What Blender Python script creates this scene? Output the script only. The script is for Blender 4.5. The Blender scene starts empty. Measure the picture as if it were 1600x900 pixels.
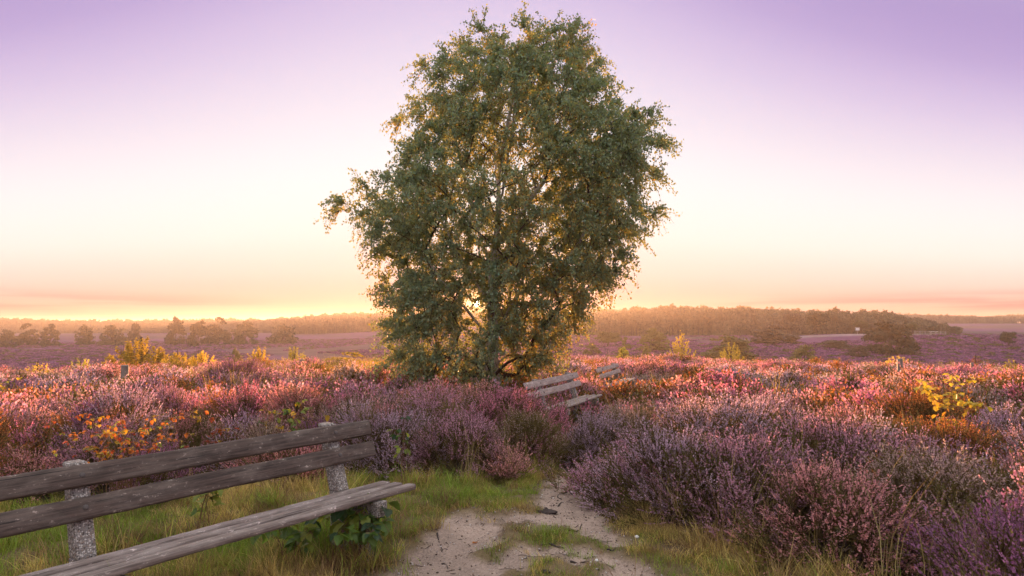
import bpy, math
import numpy as np

R_ = math.radians
scene = bpy.context.scene
COL = scene.collection

# ------------------------------------------------------------------ camera
F_PX = 22 / 36 * 1600                       # focal length in photo pixels
PITCH = math.atan(55 / F_PX)                # horizon lies 55 px under the centre
CAM_Z = 1.5
cam_d = bpy.data.cameras.new('camera'); cam = bpy.data.objects.new('camera', cam_d)
COL.objects.link(cam)
cam_d.lens = 22; cam_d.sensor_width = 36; cam_d.clip_start = 0.05; cam_d.clip_end = 20000
cam.location = (0, 0, CAM_Z); cam.rotation_euler = (math.pi / 2 + PITCH, 0, 0)
scene.camera = cam

# ------------------------------------------------------------------ light
SUN_AZ = math.atan((745 - 800) / F_PX)      # azimuth from +Y towards +X
SUN_EL = R_(1.85)
S = (math.sin(SUN_AZ) * math.cos(SUN_EL), math.cos(SUN_AZ) * math.cos(SUN_EL), math.sin(SUN_EL))
SUN_STRENGTH = 5.0
SUN_COL = (1.0, 0.46, 0.20)
HAZE_DENSITY = 0.00044
HAZE_G = 0.52
sl = bpy.data.lights.new('sun', 'SUN'); sl.energy = SUN_STRENGTH; sl.angle = R_(0.55); sl.color = SUN_COL
so = bpy.data.objects.new('sun', sl); COL.objects.link(so)
from mathutils import Vector
so.rotation_euler = Vector(S).to_track_quat('Z', 'Y').to_euler(); so.location = (-3, 60, 30)

vs = scene.view_settings
scene.display_settings.display_device = 'sRGB'
vs.view_transform = 'Standard'; vs.look = 'None'; vs.gamma = 1.0; vs.use_curve_mapping = False
vs.exposure = 1.74
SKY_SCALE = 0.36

def lin(r, g, b):
    def f(c):
        c /= 255.0
        return c / 12.92 if c <= 0.04045 else ((c + 0.055) / 1.055) ** 2.4
    return (f(r), f(g), f(b))

def build_world():
    w = bpy.data.worlds.new('World'); scene.world = w; w.use_nodes = True
    nt = w.node_tree; nt.nodes.clear(); N = nt.nodes.new; L = nt.links.new
    def math_(op, a, b=None, clamp=False):
        n = N('ShaderNodeMath'); n.operation = op; n.use_clamp = clamp
        for i, v in enumerate((a, b)):
            if v is None: continue
            if isinstance(v, (int, float)): n.inputs[i].default_value = v
            else: L(v, n.inputs[i])
        return n.outputs[0]
    tc = N('ShaderNodeTexCoord'); sep = N('ShaderNodeSeparateXYZ'); L(tc.outputs['Generated'], sep.inputs[0])
    x, y, z = sep.outputs
    elev = math_('MULTIPLY', math_('ARCSINE', z), 57.2958)
    hl = math_('MAXIMUM', math_('SQRT', math_('ADD', math_('MULTIPLY', x, x), math_('MULTIPLY', y, y))), 1e-4)
    hs = math.hypot(S[0], S[1])
    dh = math_('DIVIDE', math_('ADD', math_('MULTIPLY', x, S[0] / hs), math_('MULTIPLY', y, S[1] / hs)), hl)
    s = math_('SUBTRACT', 1.0, dh)
    k = math_('MULTIPLY', math_('MINIMUM', math_('DIVIDE', s, 0.223), 1.25), 0.75)
    eeff = math_('MULTIPLY', elev, math_('ADD', 1.0, k))
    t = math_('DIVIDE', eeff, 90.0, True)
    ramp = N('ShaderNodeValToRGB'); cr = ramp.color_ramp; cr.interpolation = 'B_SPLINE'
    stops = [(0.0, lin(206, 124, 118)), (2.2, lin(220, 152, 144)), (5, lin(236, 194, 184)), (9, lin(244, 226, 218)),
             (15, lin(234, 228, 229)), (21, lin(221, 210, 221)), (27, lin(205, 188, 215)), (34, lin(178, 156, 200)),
             (46, lin(148, 125, 180)), (64, (1.12, 1.03, 0.99)), (90, (1.52, 1.40, 1.30))]  # last two stops: unseen overhead sky, raised to brighten the foreground
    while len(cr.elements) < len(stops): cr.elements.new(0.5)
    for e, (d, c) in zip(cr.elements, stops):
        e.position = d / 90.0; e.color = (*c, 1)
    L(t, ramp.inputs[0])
    # thin cloud streaks low over the horizon
    az = math_('ARCTAN2', x, y)
    cv = N('ShaderNodeCombineXYZ'); L(math_('MULTIPLY', az, 2.6), cv.inputs[0]); L(math_('MULTIPLY', elev, 1.3), cv.inputs[1])
    no = N('ShaderNodeTexNoise'); no.inputs['Scale'].default_value = 1.0; no.inputs['Detail'].default_value = 5; no.inputs['Roughness'].default_value = 0.5
    L(cv.outputs[0], no.inputs['Vector'])
    mr = N('ShaderNodeMapRange'); mr.interpolation_type = 'SMOOTHSTEP'
    mr.inputs[1].default_value = 0.44; mr.inputs[2].default_value = 0.58
    L(no.outputs['Fac'], mr.inputs[0])
    band = N('ShaderNodeMapRange'); band.interpolation_type = 'SMOOTHSTEP'
    band.inputs[1].default_value = 2.7; band.inputs[2].default_value = 1.3; L(elev, band.inputs[0])
    away = N('ShaderNodeMapRange'); away.interpolation_type = 'SMOOTHSTEP'
    away.inputs[1].default_value = 0.01; away.inputs[2].default_value = 0.10; L(s, away.inputs[0])
    cf = math_('MULTIPLY', math_('MULTIPLY', mr.outputs[0], band.outputs[0]), math_('MULTIPLY', away.outputs[0], 0.9))
    mx = N('ShaderNodeMix'); mx.data_type = 'RGBA'; L(cf, mx.inputs[0]); L(ramp.outputs[0], mx.inputs[6])
    mx.inputs[7].default_value = (*lin(168, 108, 122), 1)
    # brightening towards the sun and the sun's own small disc
    d3 = math_('ADD', math_('ADD', math_('MULTIPLY', x, S[0]), math_('MULTIPLY', y, S[1])), math_('MULTIPLY', z, S[2]))
    d3 = math_('MAXIMUM', d3, 0.0)
    g1 = math_('MULTIPLY', math_('POWER', d3, 14.0), 0.05)
    g2 = math_('MULTIPLY', math_('POWER', d3, 2600.0), 1.6)
    disc = math_('MULTIPLY', math_('GREATER_THAN', d3, math.cos(R_(0.34))), 45.0)
    def scaled(col, f):
        n = N('ShaderNodeVectorMath'); n.operation = 'SCALE'; n.inputs[0].default_value = col; L(f, n.inputs[3]); return n.outputs[0]
    def vadd(a, b):
        n = N('ShaderNodeVectorMath'); n.operation = 'ADD'; L(a, n.inputs[0]); L(b, n.inputs[1]); return n.outputs[0]
    c = vadd(mx.outputs[2], scaled((0.85, 0.88, 0.95), g1))
    c = vadd(c, scaled((1.0, 0.50, 0.14), g2))
    c = vadd(c, scaled((1.0, 0.8, 0.5), disc))
    sky = N('ShaderNodeTexSky'); sky.sky_type = 'NISHITA'; sky.sun_disc = False
    sky.sun_elevation = SUN_EL; sky.sun_rotation = SUN_AZ; sky.altitude = 60; sky.dust_density = 2.0
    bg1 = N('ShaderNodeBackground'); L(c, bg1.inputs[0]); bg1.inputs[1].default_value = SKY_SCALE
    bg2 = N('ShaderNodeBackground'); L(sky.outputs[0], bg2.inputs[0]); bg2.inputs[1].default_value = 0.001
    ad = N('ShaderNodeAddShader'); L(bg1.outputs[0], ad.inputs[0]); L(bg2.outputs[0], ad.inputs[1])
    out = N('ShaderNodeOutputWorld'); L(ad.outputs[0], out.inputs[0])
build_world()

cy = scene.cycles
cy.max_bounces = 5; cy.diffuse_bounces = 2; cy.glossy_bounces = 2; cy.transmission_bounces = 4
cy.transparent_max_bounces = 6; cy.volume_bounces = 0
cy.use_denoising = True; cy.sample_clamp_indirect = 6.0
cy.use_adaptive_sampling = True; cy.adaptive_threshold = 0.02
try: cy.denoiser = 'OPENIMAGEDENOISE'
except Exception: pass

# ------------------------------------------------------------------ helpers
def at(px, depth):
    """world x of a photo column at a given forward distance"""
    return (px - 800) / F_PX * depth

def gnd(px, py, z=0.0):
    a = (px - 800) / F_PX; b = (450 - py) / F_PX
    dy = math.cos(PITCH) - b * math.sin(PITCH); dz = math.sin(PITCH) + b * math.cos(PITCH)
    t = (z - CAM_Z) / dz
    return (a * t, dy * t)

def ztop(py, depth):
    return CAM_Z + (505 - py) / F_PX * depth

def ss(a, b, x):
    t = np.clip((np.asarray(x, float) - a) / (b - a), 0, 1)
    return t * t * (3 - 2 * t)

def _hash(ix, iy, seed):
    h = (ix.astype(np.int64) * 374761393 + iy.astype(np.int64) * 668265263 + seed * 1442695041) & 0xFFFFFFFF
    h = ((h ^ (h >> 13)) * 1274126177) & 0xFFFFFFFF
    return ((h ^ (h >> 16)) & 0xFFFF) / 65535.0

def vnoise(x, y, seed=0):
    x = np.asarray(x, float); y = np.asarray(y, float)
    ix = np.floor(x); iy = np.floor(y); fx = x - ix; fy = y - iy
    fx = fx * fx * (3 - 2 * fx); fy = fy * fy * (3 - 2 * fy)
    a = _hash(ix, iy, seed); b = _hash(ix + 1, iy, seed); c = _hash(ix, iy + 1, seed); d = _hash(ix + 1, iy + 1, seed)
    return (a * (1 - fx) + b * fx) * (1 - fy) + (c * (1 - fx) + d * fx) * fy

def fbm(x, y, seed=0, octv=4):
    v = 0; amp = 0.5; t = 0
    for o in range(octv):
        v = v + amp * vnoise(x * 2 ** o, y * 2 ** o, seed + o * 17); t += amp; amp *= 0.5
    return v / t

def poly_sd(poly, x, y):
    """signed distance to a polygon, positive inside"""
    x = np.asarray(x, float); y = np.asarray(y, float)
    d = np.full(x.shape, 1e9); inside = np.zeros(x.shape, bool)
    n = len(poly)
    for i in range(n):
        ax, ay = poly[i]; bx, by = poly[(i + 1) % n]
        ex, ey = bx - ax, by - ay
        t = np.clip(((x - ax) * ex + (y - ay) * ey) / (ex * ex + ey * ey + 1e-12), 0, 1)
        d = np.minimum(d, np.hypot(x - ax - t * ex, y - ay - t * ey))
        c = ((ay > y) != (by > y)) & (x < (bx - ax) * (y - ay) / ((by - ay) + 1e-12) + ax)
        inside ^= c
    return np.where(inside, d, -d)

class QB:
    """collects quads for one mesh"""
    def __init__(self): self.V = []; self.Q = []; self.M = []; self.A = []; self.n = 0
    def add(self, V, Q, m=0, a=0.5):
        V = np.asarray(V, float).reshape(-1, 3); Q = np.asarray(Q, int).reshape(-1, 4)
        self.V.append(V); self.Q.append(Q + self.n); self.M.append(np.full(len(Q), m))
        self.A.append(np.broadcast_to(np.asarray(a, float), (len(V),)).copy()); self.n += len(V)
    def diamonds(self, C, A, B, m=0, a=0.5):
        C = np.asarray(C, float).reshape(-1, 3); k = len(C)
        if k == 0: return
        V = np.stack([C - A, C + B, C + A, C - B], 1).reshape(-1, 3)
        Q = np.arange(4 * k).reshape(-1, 4)
        a = np.asarray(a, float)
        if a.ndim == 1: a = np.repeat(a, 4)
        self.add(V, Q, m, a)
    def folded(self, C, A, B, fold, m=0, a=0.5):
        """leaf bent along its midrib: two quads would be heavy, so the tip and sides lift by `fold`"""
        C = np.asarray(C, float).reshape(-1, 3); k = len(C)
        V = np.stack([C - A, C + B + fold, C + A, C - B + fold], 1).reshape(-1, 3)
        Q = np.arange(4 * k).reshape(-1, 4)
        a = np.asarray(a, float)
        if a.ndim == 1: a = np.repeat(a, 4)
        self.add(V, Q, m, a)
    def tube(self, P, rad, sides=4, m=0, a=0.5, cap=False):
        P = np.asarray(P, float); n = len(P); rad = np.broadcast_to(np.asarray(rad, float), (n,))
        T = np.gradient(P, axis=0); T /= np.linalg.norm(T, axis=1, keepdims=True) + 1e-9
        ref = np.array([0.31, 0.77, 0.55]) if abs(T[:, 2]).mean() > 0.5 else np.array([0.05, 0.03, 1.0])
        U = np.cross(T, ref); U /= np.linalg.norm(U, axis=1, keepdims=True) + 1e-9
        W = np.cross(T, U)
        th = np.arange(sides) / sides * 2 * math.pi
        V = P[:, None, :] + rad[:, None, None] * (np.cos(th)[None, :, None] * U[:, None, :] + np.sin(th)[None, :, None] * W[:, None, :])
        i = np.arange(n - 1)[:, None] * sides; j = np.arange(sides)[None, :]; j2 = (j + 1) % sides
        Q = np.stack([i + j, i + j2, i + sides + j2, i + sides + j], -1).reshape(-1, 4)
        V = V.reshape(-1, 3)
        if cap and sides == 4:
            Q = np.vstack([Q, [[3, 2, 1, 0], [(n - 1) * 4 + q for q in range(4)]]])
        elif cap:
            base = len(V); V = np.vstack([V, P[0], P[-1]]); ex = []
            for q in range(0, sides, 2):
                ex.append([base, (q + 2) % sides, (q + 1) % sides, q])
                o = (n - 1) * sides
                ex.append([base + 1, o + q, o + (q + 1) % sides, o + (q + 2) % sides])
            Q = np.vstack([Q, ex])
        self.add(V, Q, m, a)
    def arrays(self):
        return np.vstack(self.V), np.vstack(self.Q), np.concatenate(self.M), np.concatenate(self.A)
    def mesh(self, name, mats, smooth=False):
        V, Q, M, A = self.arrays()
        return mk_mesh(name, V, Q, mats, M, {'v': A}, smooth)

def mk_mesh(name, V, Q, mats, M=None, attrs=None, smooth=False, colattr=None):
    me = bpy.data.meshes.new(name)
    V = np.ascontiguousarray(V, np.float32); Q = np.ascontiguousarray(Q, np.int32)
    me.vertices.add(len(V)); me.vertices.foreach_set('co', V.ravel())
    if len(Q):
        me.loops.add(Q.size); me.loops.foreach_set('vertex_index', Q.ravel())
        me.polygons.add(len(Q)); me.polygons.foreach_set('loop_start', np.arange(len(Q), dtype=np.int32) * 4)
        if M is not None: me.polygons.foreach_set('material_index', np.asarray(M, np.int32))
        me.polygons.foreach_set('use_smooth', np.full(len(Q), bool(smooth)))
    for m in (mats or []): me.materials.append(m)
    for k, a in (attrs or {}).items():
        at_ = me.attributes.new(k, 'FLOAT', 'POINT'); at_.data.foreach_set('value', np.ascontiguousarray(a, np.float32))
    if colattr is not None:
        for k, a in colattr.items():
            at_ = me.attributes.new(k, 'FLOAT_COLOR', 'POINT')
            rgba = np.ones((len(V), 4), np.float32); rgba[:, :3] = a; at_.data.foreach_set('color', rgba.ravel())
    me.update(calc_edges=True); me.validate()
    return me

def obj(name, data, parent=None, loc=None, link=True):
    o = bpy.data.objects.new(name, data)
    if link: COL.objects.link(o)
    if parent is not None: o.parent = parent
    if loc is not None: o.location = loc
    return o

def tag(o, label, cat, group=None, kind=None):
    if label: o['label'] = label
    if cat: o['category'] = cat
    if group: o['group'] = group
    if kind: o['kind'] = kind
    return o

def empty(name, loc, rz=0.0):
    o = obj(name, None, loc=loc); o.rotation_euler = (0, 0, rz); o.empty_display_size = 0.1
    return o

# ------------------------------------------------------------------ materials
def new_mat(name):
    m = bpy.data.materials.new(name); m.use_nodes = True; nt = m.node_tree; nt.nodes.clear()
    return m, nt, nt.nodes.new, nt.links.new

def mixc(N, L, fac, a, b, blend='MIX'):
    n = N('ShaderNodeMix'); n.data_type = 'RGBA'; n.blend_type = blend
    for i, v in ((0, fac), (6, a), (7, b)):
        if hasattr(v, 'is_output') or hasattr(v, 'node'): L(v, n.inputs[i])
        elif i == 0: n.inputs[0].default_value = v
        else: n.inputs[i].default_value = (*v[:3], 1)
    return n.outputs[2]

def attr(N, name, kind='GEOMETRY'):
    n = N('ShaderNodeAttribute'); n.attribute_name = name; n.attribute_type = kind; return n

def leaf_shader(N, L, col, tcol, trans=0.45, rough=0.55, spec=0.3):
    """thin leaf: lit side by reflection, far side by transmission"""
    p = N('ShaderNodeBsdfPrincipled'); p.inputs['Roughness'].default_value = rough
    p.inputs['Specular IOR Level'].default_value = spec
    tr = N('ShaderNodeBsdfTranslucent'); mx = N('ShaderNodeMixShader'); mx.inputs[0].default_value = trans
    L(col, p.inputs['Base Color']); L(tcol, tr.inputs['Color'])
    L(p.outputs[0], mx.inputs[1]); L(tr.outputs[0], mx.inputs[2])
    o = N('ShaderNodeOutputMaterial'); L(mx.outputs[0], o.inputs[0])

def mat_leaf(name, ramp, tramp, trans=0.45, rough=0.55, spec=0.3, rnd=True):
    """leaf colour picked along a ramp by the per-leaf value `v`"""
    m, nt, N, L = new_mat(name)
    a = attr(N, 'v')
    def rp(stops):
        r = N('ShaderNodeValToRGB'); cr = r.color_ramp
        while len(cr.elements) < len(stops): cr.elements.new(0.5)
        for e, (p, c) in zip(cr.elements, stops): e.position = p; e.color = (*c, 1)
        L(a.outputs['Fac'], r.inputs[0]); return r.outputs[0]
    c, t = rp(ramp), rp(tramp)
    if rnd:
        oi = N('ShaderNodeObjectInfo'); h = N('ShaderNodeHueSaturation'); h2 = N('ShaderNodeHueSaturation')
        mr = N('ShaderNodeMapRange'); mr.inputs[3].default_value = 0.7; mr.inputs[4].default_value = 1.3
        L(oi.outputs['Random'], mr.inputs[0])
        for hh, cc in ((h, c), (h2, t)):
            L(cc, hh.inputs['Color']); L(mr.outputs[0], hh.inputs['Value'])
        c, t = h.outputs[0], h2.outputs[0]
    leaf_shader(N, L, c, t, trans, rough, spec)
    return m

def mat_tint(name, source, trans=0.45, boost=1.0, rough=0.7):
    """flowers: the tint comes from the plant (instance attribute or object colour), each floret a little off it"""
    m, nt, N, L = new_mat(name)
    if source == 'INSTANCER': tint = attr(N, 'tint', 'INSTANCER').outputs['Color']
    else: tint = N('ShaderNodeObjectInfo').outputs['Color']
    a = attr(N, 'v')
    h = N('ShaderNodeHueSaturation'); L(tint, h.inputs['Color'])
    mr = N('ShaderNodeMapRange'); mr.inputs[3].default_value = 0.6 * boost; mr.inputs[4].default_value = 1.4 * boost
    L(a.outputs['Fac'], mr.inputs[0]); L(mr.outputs[0], h.inputs['Value'])
    mr2 = N('ShaderNodeMapRange'); mr2.inputs[3].default_value = 0.485; mr2.inputs[4].default_value = 0.52
    L(a.outputs['Fac'], mr2.inputs[0]); L(mr2.outputs[0], h.inputs['Hue'])
    t = N('ShaderNodeHueSaturation'); L(h.outputs[0], t.inputs['Color']); t.inputs['Saturation'].default_value = 1.15
    leaf_shader(N, L, h.outputs[0], t.outputs[0], trans, rough, 0.15)
    return m

def mat_noise(name, c1, c2, scale=8.0, rough=0.8, bump=0.3, bscale=None, detail=6, stretch=(1, 1, 1), c3=None, dist=0.01):
    m, nt, N, L = new_mat(name)
    tc = N('ShaderNodeTexCoord'); mp = N('ShaderNodeMapping'); mp.inputs['Scale'].default_value = stretch
    L(tc.outputs['Object'], mp.inputs[0])
    n1 = N('ShaderNodeTexNoise'); n1.inputs['Scale'].default_value = scale; n1.inputs['Detail'].default_value = detail
    n1.inputs['Roughness'].default_value = 0.62
    L(mp.outputs[0], n1.inputs['Vector'])
    r = N('ShaderNodeMapRange'); r.inputs[1].default_value = 0.32; r.inputs[2].default_value = 0.68; L(n1.outputs['Fac'], r.inputs[0])
    c = mixc(N, L, r.outputs[0], c1, c2)
    if c3 is not None:
        n3 = N('ShaderNodeTexNoise'); n3.inputs['Scale'].default_value = scale * 2.7; n3.inputs['Detail'].default_value = 4
        L(mp.outputs[0], n3.inputs['Vector'])
        r3 = N('ShaderNodeMapRange'); r3.inputs[1].default_value = 0.58; r3.inputs[2].default_value = 0.68; L(n3.outputs['Fac'], r3.inputs[0])
        c = mixc(N, L, r3.outputs[0], c, c3)
    p = N('ShaderNodeBsdfPrincipled'); p.inputs['Roughness'].default_value = rough; p.inputs['Specular IOR Level'].default_value = 0.25
    L(c, p.inputs['Base Color'])
    n2 = N('ShaderNodeTexNoise'); n2.inputs['Scale'].default_value = bscale or scale * 2; n2.inputs['Detail'].default_value = 5
    L(mp.outputs[0], n2.inputs['Vector'])
    b = N('ShaderNodeBump'); b.inputs['Strength'].default_value = bump; b.inputs['Distance'].default_value = dist
    L(n2.outputs['Fac'], b.inputs['Height']); L(b.outputs[0], p.inputs['Normal'])
    o = N('ShaderNodeOutputMaterial'); L(p.outputs[0], o.inputs[0])
    return m

def mat_wood(name, dark, mid, pale, wear=0.5, seed=0.0):
    """weathered plank: grain along local X, grey wear, pale scratches and lichen flecks"""
    m, nt, N, L = new_mat(name)
    tc = N('ShaderNodeTexCoord'); oi = N('ShaderNodeObjectInfo')
    off = N('ShaderNodeVectorMath'); off.operation = 'ADD'
    cx = N('ShaderNodeCombineXYZ'); mu = N('ShaderNodeMath'); mu.operation = 'MULTIPLY'; mu.inputs[1].default_value = 37.0
    L(oi.outputs['Random'], mu.inputs[0]); L(mu.outputs[0], cx.inputs[0]); L(mu.outputs[0], cx.inputs[1])
    L(tc.outputs['Object'], off.inputs[0]); L(cx.outputs[0], off.inputs[1])
    def noise(stretch, scale, detail=6, rough=0.6):
        mp = N('ShaderNodeMapping'); mp.inputs['Scale'].default_value = stretch; L(off.outputs[0], mp.inputs[0])
        n = N('ShaderNodeTexNoise'); n.inputs['Scale'].default_value = scale; n.inputs['Detail'].default_value = detail
        n.inputs['Roughness'].default_value = rough; L(mp.outputs[0], n.inputs['Vector']); return n.outputs['Fac']
    def rng(x, a, b):
        r = N('ShaderNodeMapRange'); r.interpolation_type = 'SMOOTHSTEP'; r.inputs[1].default_value = a; r.inputs[2].default_value = b
        L(x, r.inputs[0]); return r.outputs[0]
    grain = noise((1.0, 26, 26), 4.0)
    c = mixc(N, L, rng(grain, 0.3, 0.7), dark, mid)
    patch = noise((2.5, 6, 6), 2.0)
    pf = N('ShaderNodeMath'); pf.operation = 'MULTIPLY'; L(rng(patch, 0.42, 0.7), pf.inputs[0]); pf.inputs[1].default_value = wear
    c = mixc(N, L, pf.outputs[0], c, pale)
    fleck = noise((9, 16, 16), 3.0, 6, 0.75)
    ff = N('ShaderNodeMath'); ff.operation = 'MULTIPLY'; L(rng(fleck, 0.57, 0.66), ff.inputs[0]); L(rng(patch, 0.40, 0.6), ff.inputs[1])
    c = mixc(N, L, ff.outputs[0], c, tuple(min(1, x * 1.9 + 0.03) for x in pale))
    crack = noise((0.9, 70, 70), 2.2, 3, 0.5)
    c = mixc(N, L, rng(crack, 0.36, 0.30), c, tuple(x * 0.35 for x in dark))
    p = N('ShaderNodeBsdfPrincipled'); p.inputs['Roughness'].default_value = 0.62; p.inputs['Specular IOR Level'].default_value = 0.35
    L(c, p.inputs['Base Color'])
    b = N('ShaderNodeBump'); b.inputs['Strength'].default_value = 0.55; b.inputs['Distance'].default_value = 0.004
    L(grain, b.inputs['Height']); L(b.outputs[0], p.inputs['Normal'])
    o = N('ShaderNodeOutputMaterial'); L(p.outputs[0], o.inputs[0])
    return m

def mat_aggregate(name):
    """washed concrete: pale and dark pebbles showing in grey cement"""
    m, nt, N, L = new_mat(name)
    tc = N('ShaderNodeTexCoord')
    v = N('ShaderNodeTexVoronoi'); v.inputs['Scale'].default_value = 120.0; L(tc.outputs['Object'], v.inputs['Vector'])
    sp = N('ShaderNodeSeparateColor'); L(v.outputs['Color'], sp.inputs[0])
    r = N('ShaderNodeValToRGB'); cr = r.color_ramp; cr.interpolation = 'CONSTANT'
    st = [(0, (0.09, 0.075, 0.065)), (0.2, (0.22, 0.185, 0.16)), (0.42, (0.40, 0.36, 0.32)), (0.62, (0.56, 0.52, 0.48)), (0.85, (0.28, 0.21, 0.165))]
    while len(cr.elements) < len(st): cr.elements.new(0.5)
    for e, (p_, c_) in zip(cr.elements, st): e.position = p_; e.color = (*c_, 1)
    L(sp.outputs[0], r.inputs[0])
    e = N('ShaderNodeMapRange'); e.inputs[1].default_value = 0.45; e.inputs[2].default_value = 0.62; L(v.outputs['Distance'], e.inputs[0])
    c = mixc(N, L, e.outputs[0], r.outputs[0], (0.22, 0.20, 0.185))
    p = N('ShaderNodeBsdfPrincipled'); p.inputs['Roughness'].default_value = 0.75; L(c, p.inputs['Base Color'])
    b = N('ShaderNodeBump'); b.invert = True; b.inputs['Strength'].default_value = 0.9; b.inputs['Distance'].default_value = 0.006
    L(v.outputs['Distance'], b.inputs['Height']); L(b.outputs[0], p.inputs['Normal'])
    o = N('ShaderNodeOutputMaterial'); L(p.outputs[0], o.inputs[0])
    return m

def mat_plain(name, c, rough=0.7):
    return mat_noise(name, tuple(x * 0.8 for x in c), tuple(min(1, x * 1.2) for x in c), 12, rough, 0.1)

# ------------------------------------------------------------------ terrain
CLEAR = [gnd(-300, 800), gnd(0, 800), gnd(150, 792), gnd(330, 774), gnd(520, 752), gnd(600, 750), gnd(720, 752), gnd(790, 752),
         gnd(845, 742), gnd(870, 722), (0.60, 7.6), (0.95, 9.2), (1.35, 9.9), (1.60, 9.6), (1.15, 8.6), (0.86, 7.4), gnd(905, 722), gnd(925, 745),
         gnd(955, 790), gnd(985, 832), gnd(1060, 858), gnd(1180, 885), gnd(1260, 910), (1.75, 3.0), (1.5, 1.5), (1.5, -3), (-7, -3), (-7, 4.5)]
SOIL = [[gnd(560, 930), gnd(600, 890), gnd(640, 862), gnd(672, 830), gnd(700, 806), gnd(735, 797), gnd(772, 812), gnd(778, 845), gnd(752, 868),
         gnd(775, 885), gnd(800, 905), gnd(820, 960), gnd(820, 1200), gnd(500, 1200)],
        [gnd(850, 752), gnd(880, 728), (0.62, 7.6), (1.0, 9.2), (1.25, 9.2), (0.82, 7.5), gnd(908, 738), gnd(922, 765), gnd(945, 800), gnd(972, 845), gnd(985, 868), gnd(955, 862),
         gnd(925, 838), gnd(880, 828), gnd(835, 824), gnd(792, 812), gnd(800, 800), gnd(842, 800), gnd(832, 770)],
        [gnd(770, 868), gnd(830, 850), gnd(900, 848), gnd(965, 862), gnd(1000, 880), gnd(1030, 905), gnd(960, 905), gnd(905, 876), gnd(840, 868), gnd(800, 885)]]

def H0(x, y):
    x = np.asarray(x, float); y = np.asarray(y, float)
    r = np.hypot(x, y); a = np.degrees(np.arctan2(x, y))
    front = ss(115, 75, np.abs(a))
    plat = -0.035 * np.clip(r - 5, 0, 40) * front
    plat = plat + 0.22 * (fbm(x * 0.12 + 9, y * 0.12, 3) - 0.5) * ss(7, 16, r)
    floor = -9.5 + 3.5 * ss(-18, 4, a)
    rise = ss(240, 900, r) * ss(24, 31, a)
    floor = floor + rise * 7.0
    hill = np.exp(-((a + 1) / 13.0) ** 2) * ss(380, 600, r) * 6.5            # wooded rise beneath the sun
    gx = (x - 118) / 75.0; gy = (y - 190) / 42.0
    spur = 4.3 * np.exp(-gx * gx - gy * gy)                                   # spur carrying the track
    floor = floor + hill + spur + 0.8 * (fbm(x * 0.02, y * 0.02, 5) - 0.5)
    t = ss(31, 110, r + 5 * (vnoise(a * 0.2, a * 0 + 3.0, 8) - 0.5)) * front
    far = ss(1200, 4000, r)
    z = plat * (1 - t) + floor * t
    return z * (1 - far) + 0.5 * far

def soil_mask(x, y):
    d = np.full(np.shape(x), -9.0)
    for p in SOIL: d = np.maximum(d, poly_sd(p, x, y))
    n = fbm(np.asarray(x) * 5.0, np.asarray(y) * 5.0, 21, 4) - 0.5
    return d + 0.42 * n

def H(x, y):
    x = np.asarray(x, float); y = np.asarray(y, float)
    z = H0(x, y); r = np.hypot(x, y)
    near = ss(14, 7, r)
    m = ss(-0.05, 0.12, soil_mask(x, y)) if np.size(x) < 900000 else 0
    z = z + near * (0.05 * (fbm(x * 1.1, y * 1.1, 31, 3) - 0.5) + (0.030 * (1 - m) + 0.022 * m) * (fbm(x * 7, y * 7, 33, 4) - 0.5) * 1.6 + 0.05 * m * (fbm(x * 3.2, y * 3.2, 35, 2) - 0.5) - 0.03 * m)
    return z

def mat_ground():
    m, nt, N, L = new_mat('ground')
    c = attr(N, 'gcol').outputs['Color']
    tc = N('ShaderNodeTexCoord')
    def noise(scale, detail=6, rough=0.65):
        n = N('ShaderNodeTexNoise'); n.inputs['Scale'].default_value = scale; n.inputs['Detail'].default_value = detail
        n.inputs['Roughness'].default_value = rough; L(tc.outputs['Object'], n.inputs['Vector']); return n.outputs['Fac']
    def gain(f, lo, hi):
        r = N('ShaderNodeMapRange'); r.inputs[1].default_value = 0.3; r.inputs[2].default_value = 0.7
        r.inputs[3].default_value = lo; r.inputs[4].default_value = hi; L(f, r.inputs[0]); return r.outputs[0]
    fine = noise(60, 6, 0.75); mid = noise(4, 5); big = noise(0.09, 6, 0.7)
    for f, lo, hi in ((fine, 0.62, 1.35), (mid, 0.8, 1.2), (big, 0.62, 1.38)):
        n = N('ShaderNodeVectorMath'); n.operation = 'SCALE'; L(c, n.inputs[0]); L(gain(f, lo, hi), n.inputs[3]); c = n.outputs[0]
    p = N('ShaderNodeBsdfPrincipled'); p.inputs['Roughness'].default_value = 0.95; p.inputs['Specular IOR Level'].default_value = 0.1
    L(c, p.inputs['Base Color'])
    b = N('ShaderNodeBump'); b.inputs['Strength'].default_value = 0.7; b.inputs['Distance'].default_value = 0.012
    L(fine, b.inputs['Height']); L(b.outputs[0], p.inputs['Normal'])
    o = N('ShaderNodeOutputMaterial'); L(p.outputs[0], o.inputs[0])
    return m
M_GROUND = mat_ground()
SOILC = np.array([0.385, 0.290, 0.236]); GRASSC = np.array([0.19, 0.14, 0.075]); HEATHC = np.array([0.055, 0.035, 0.03])
FARC = np.array([0.16, 0.062, 0.135])

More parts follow.
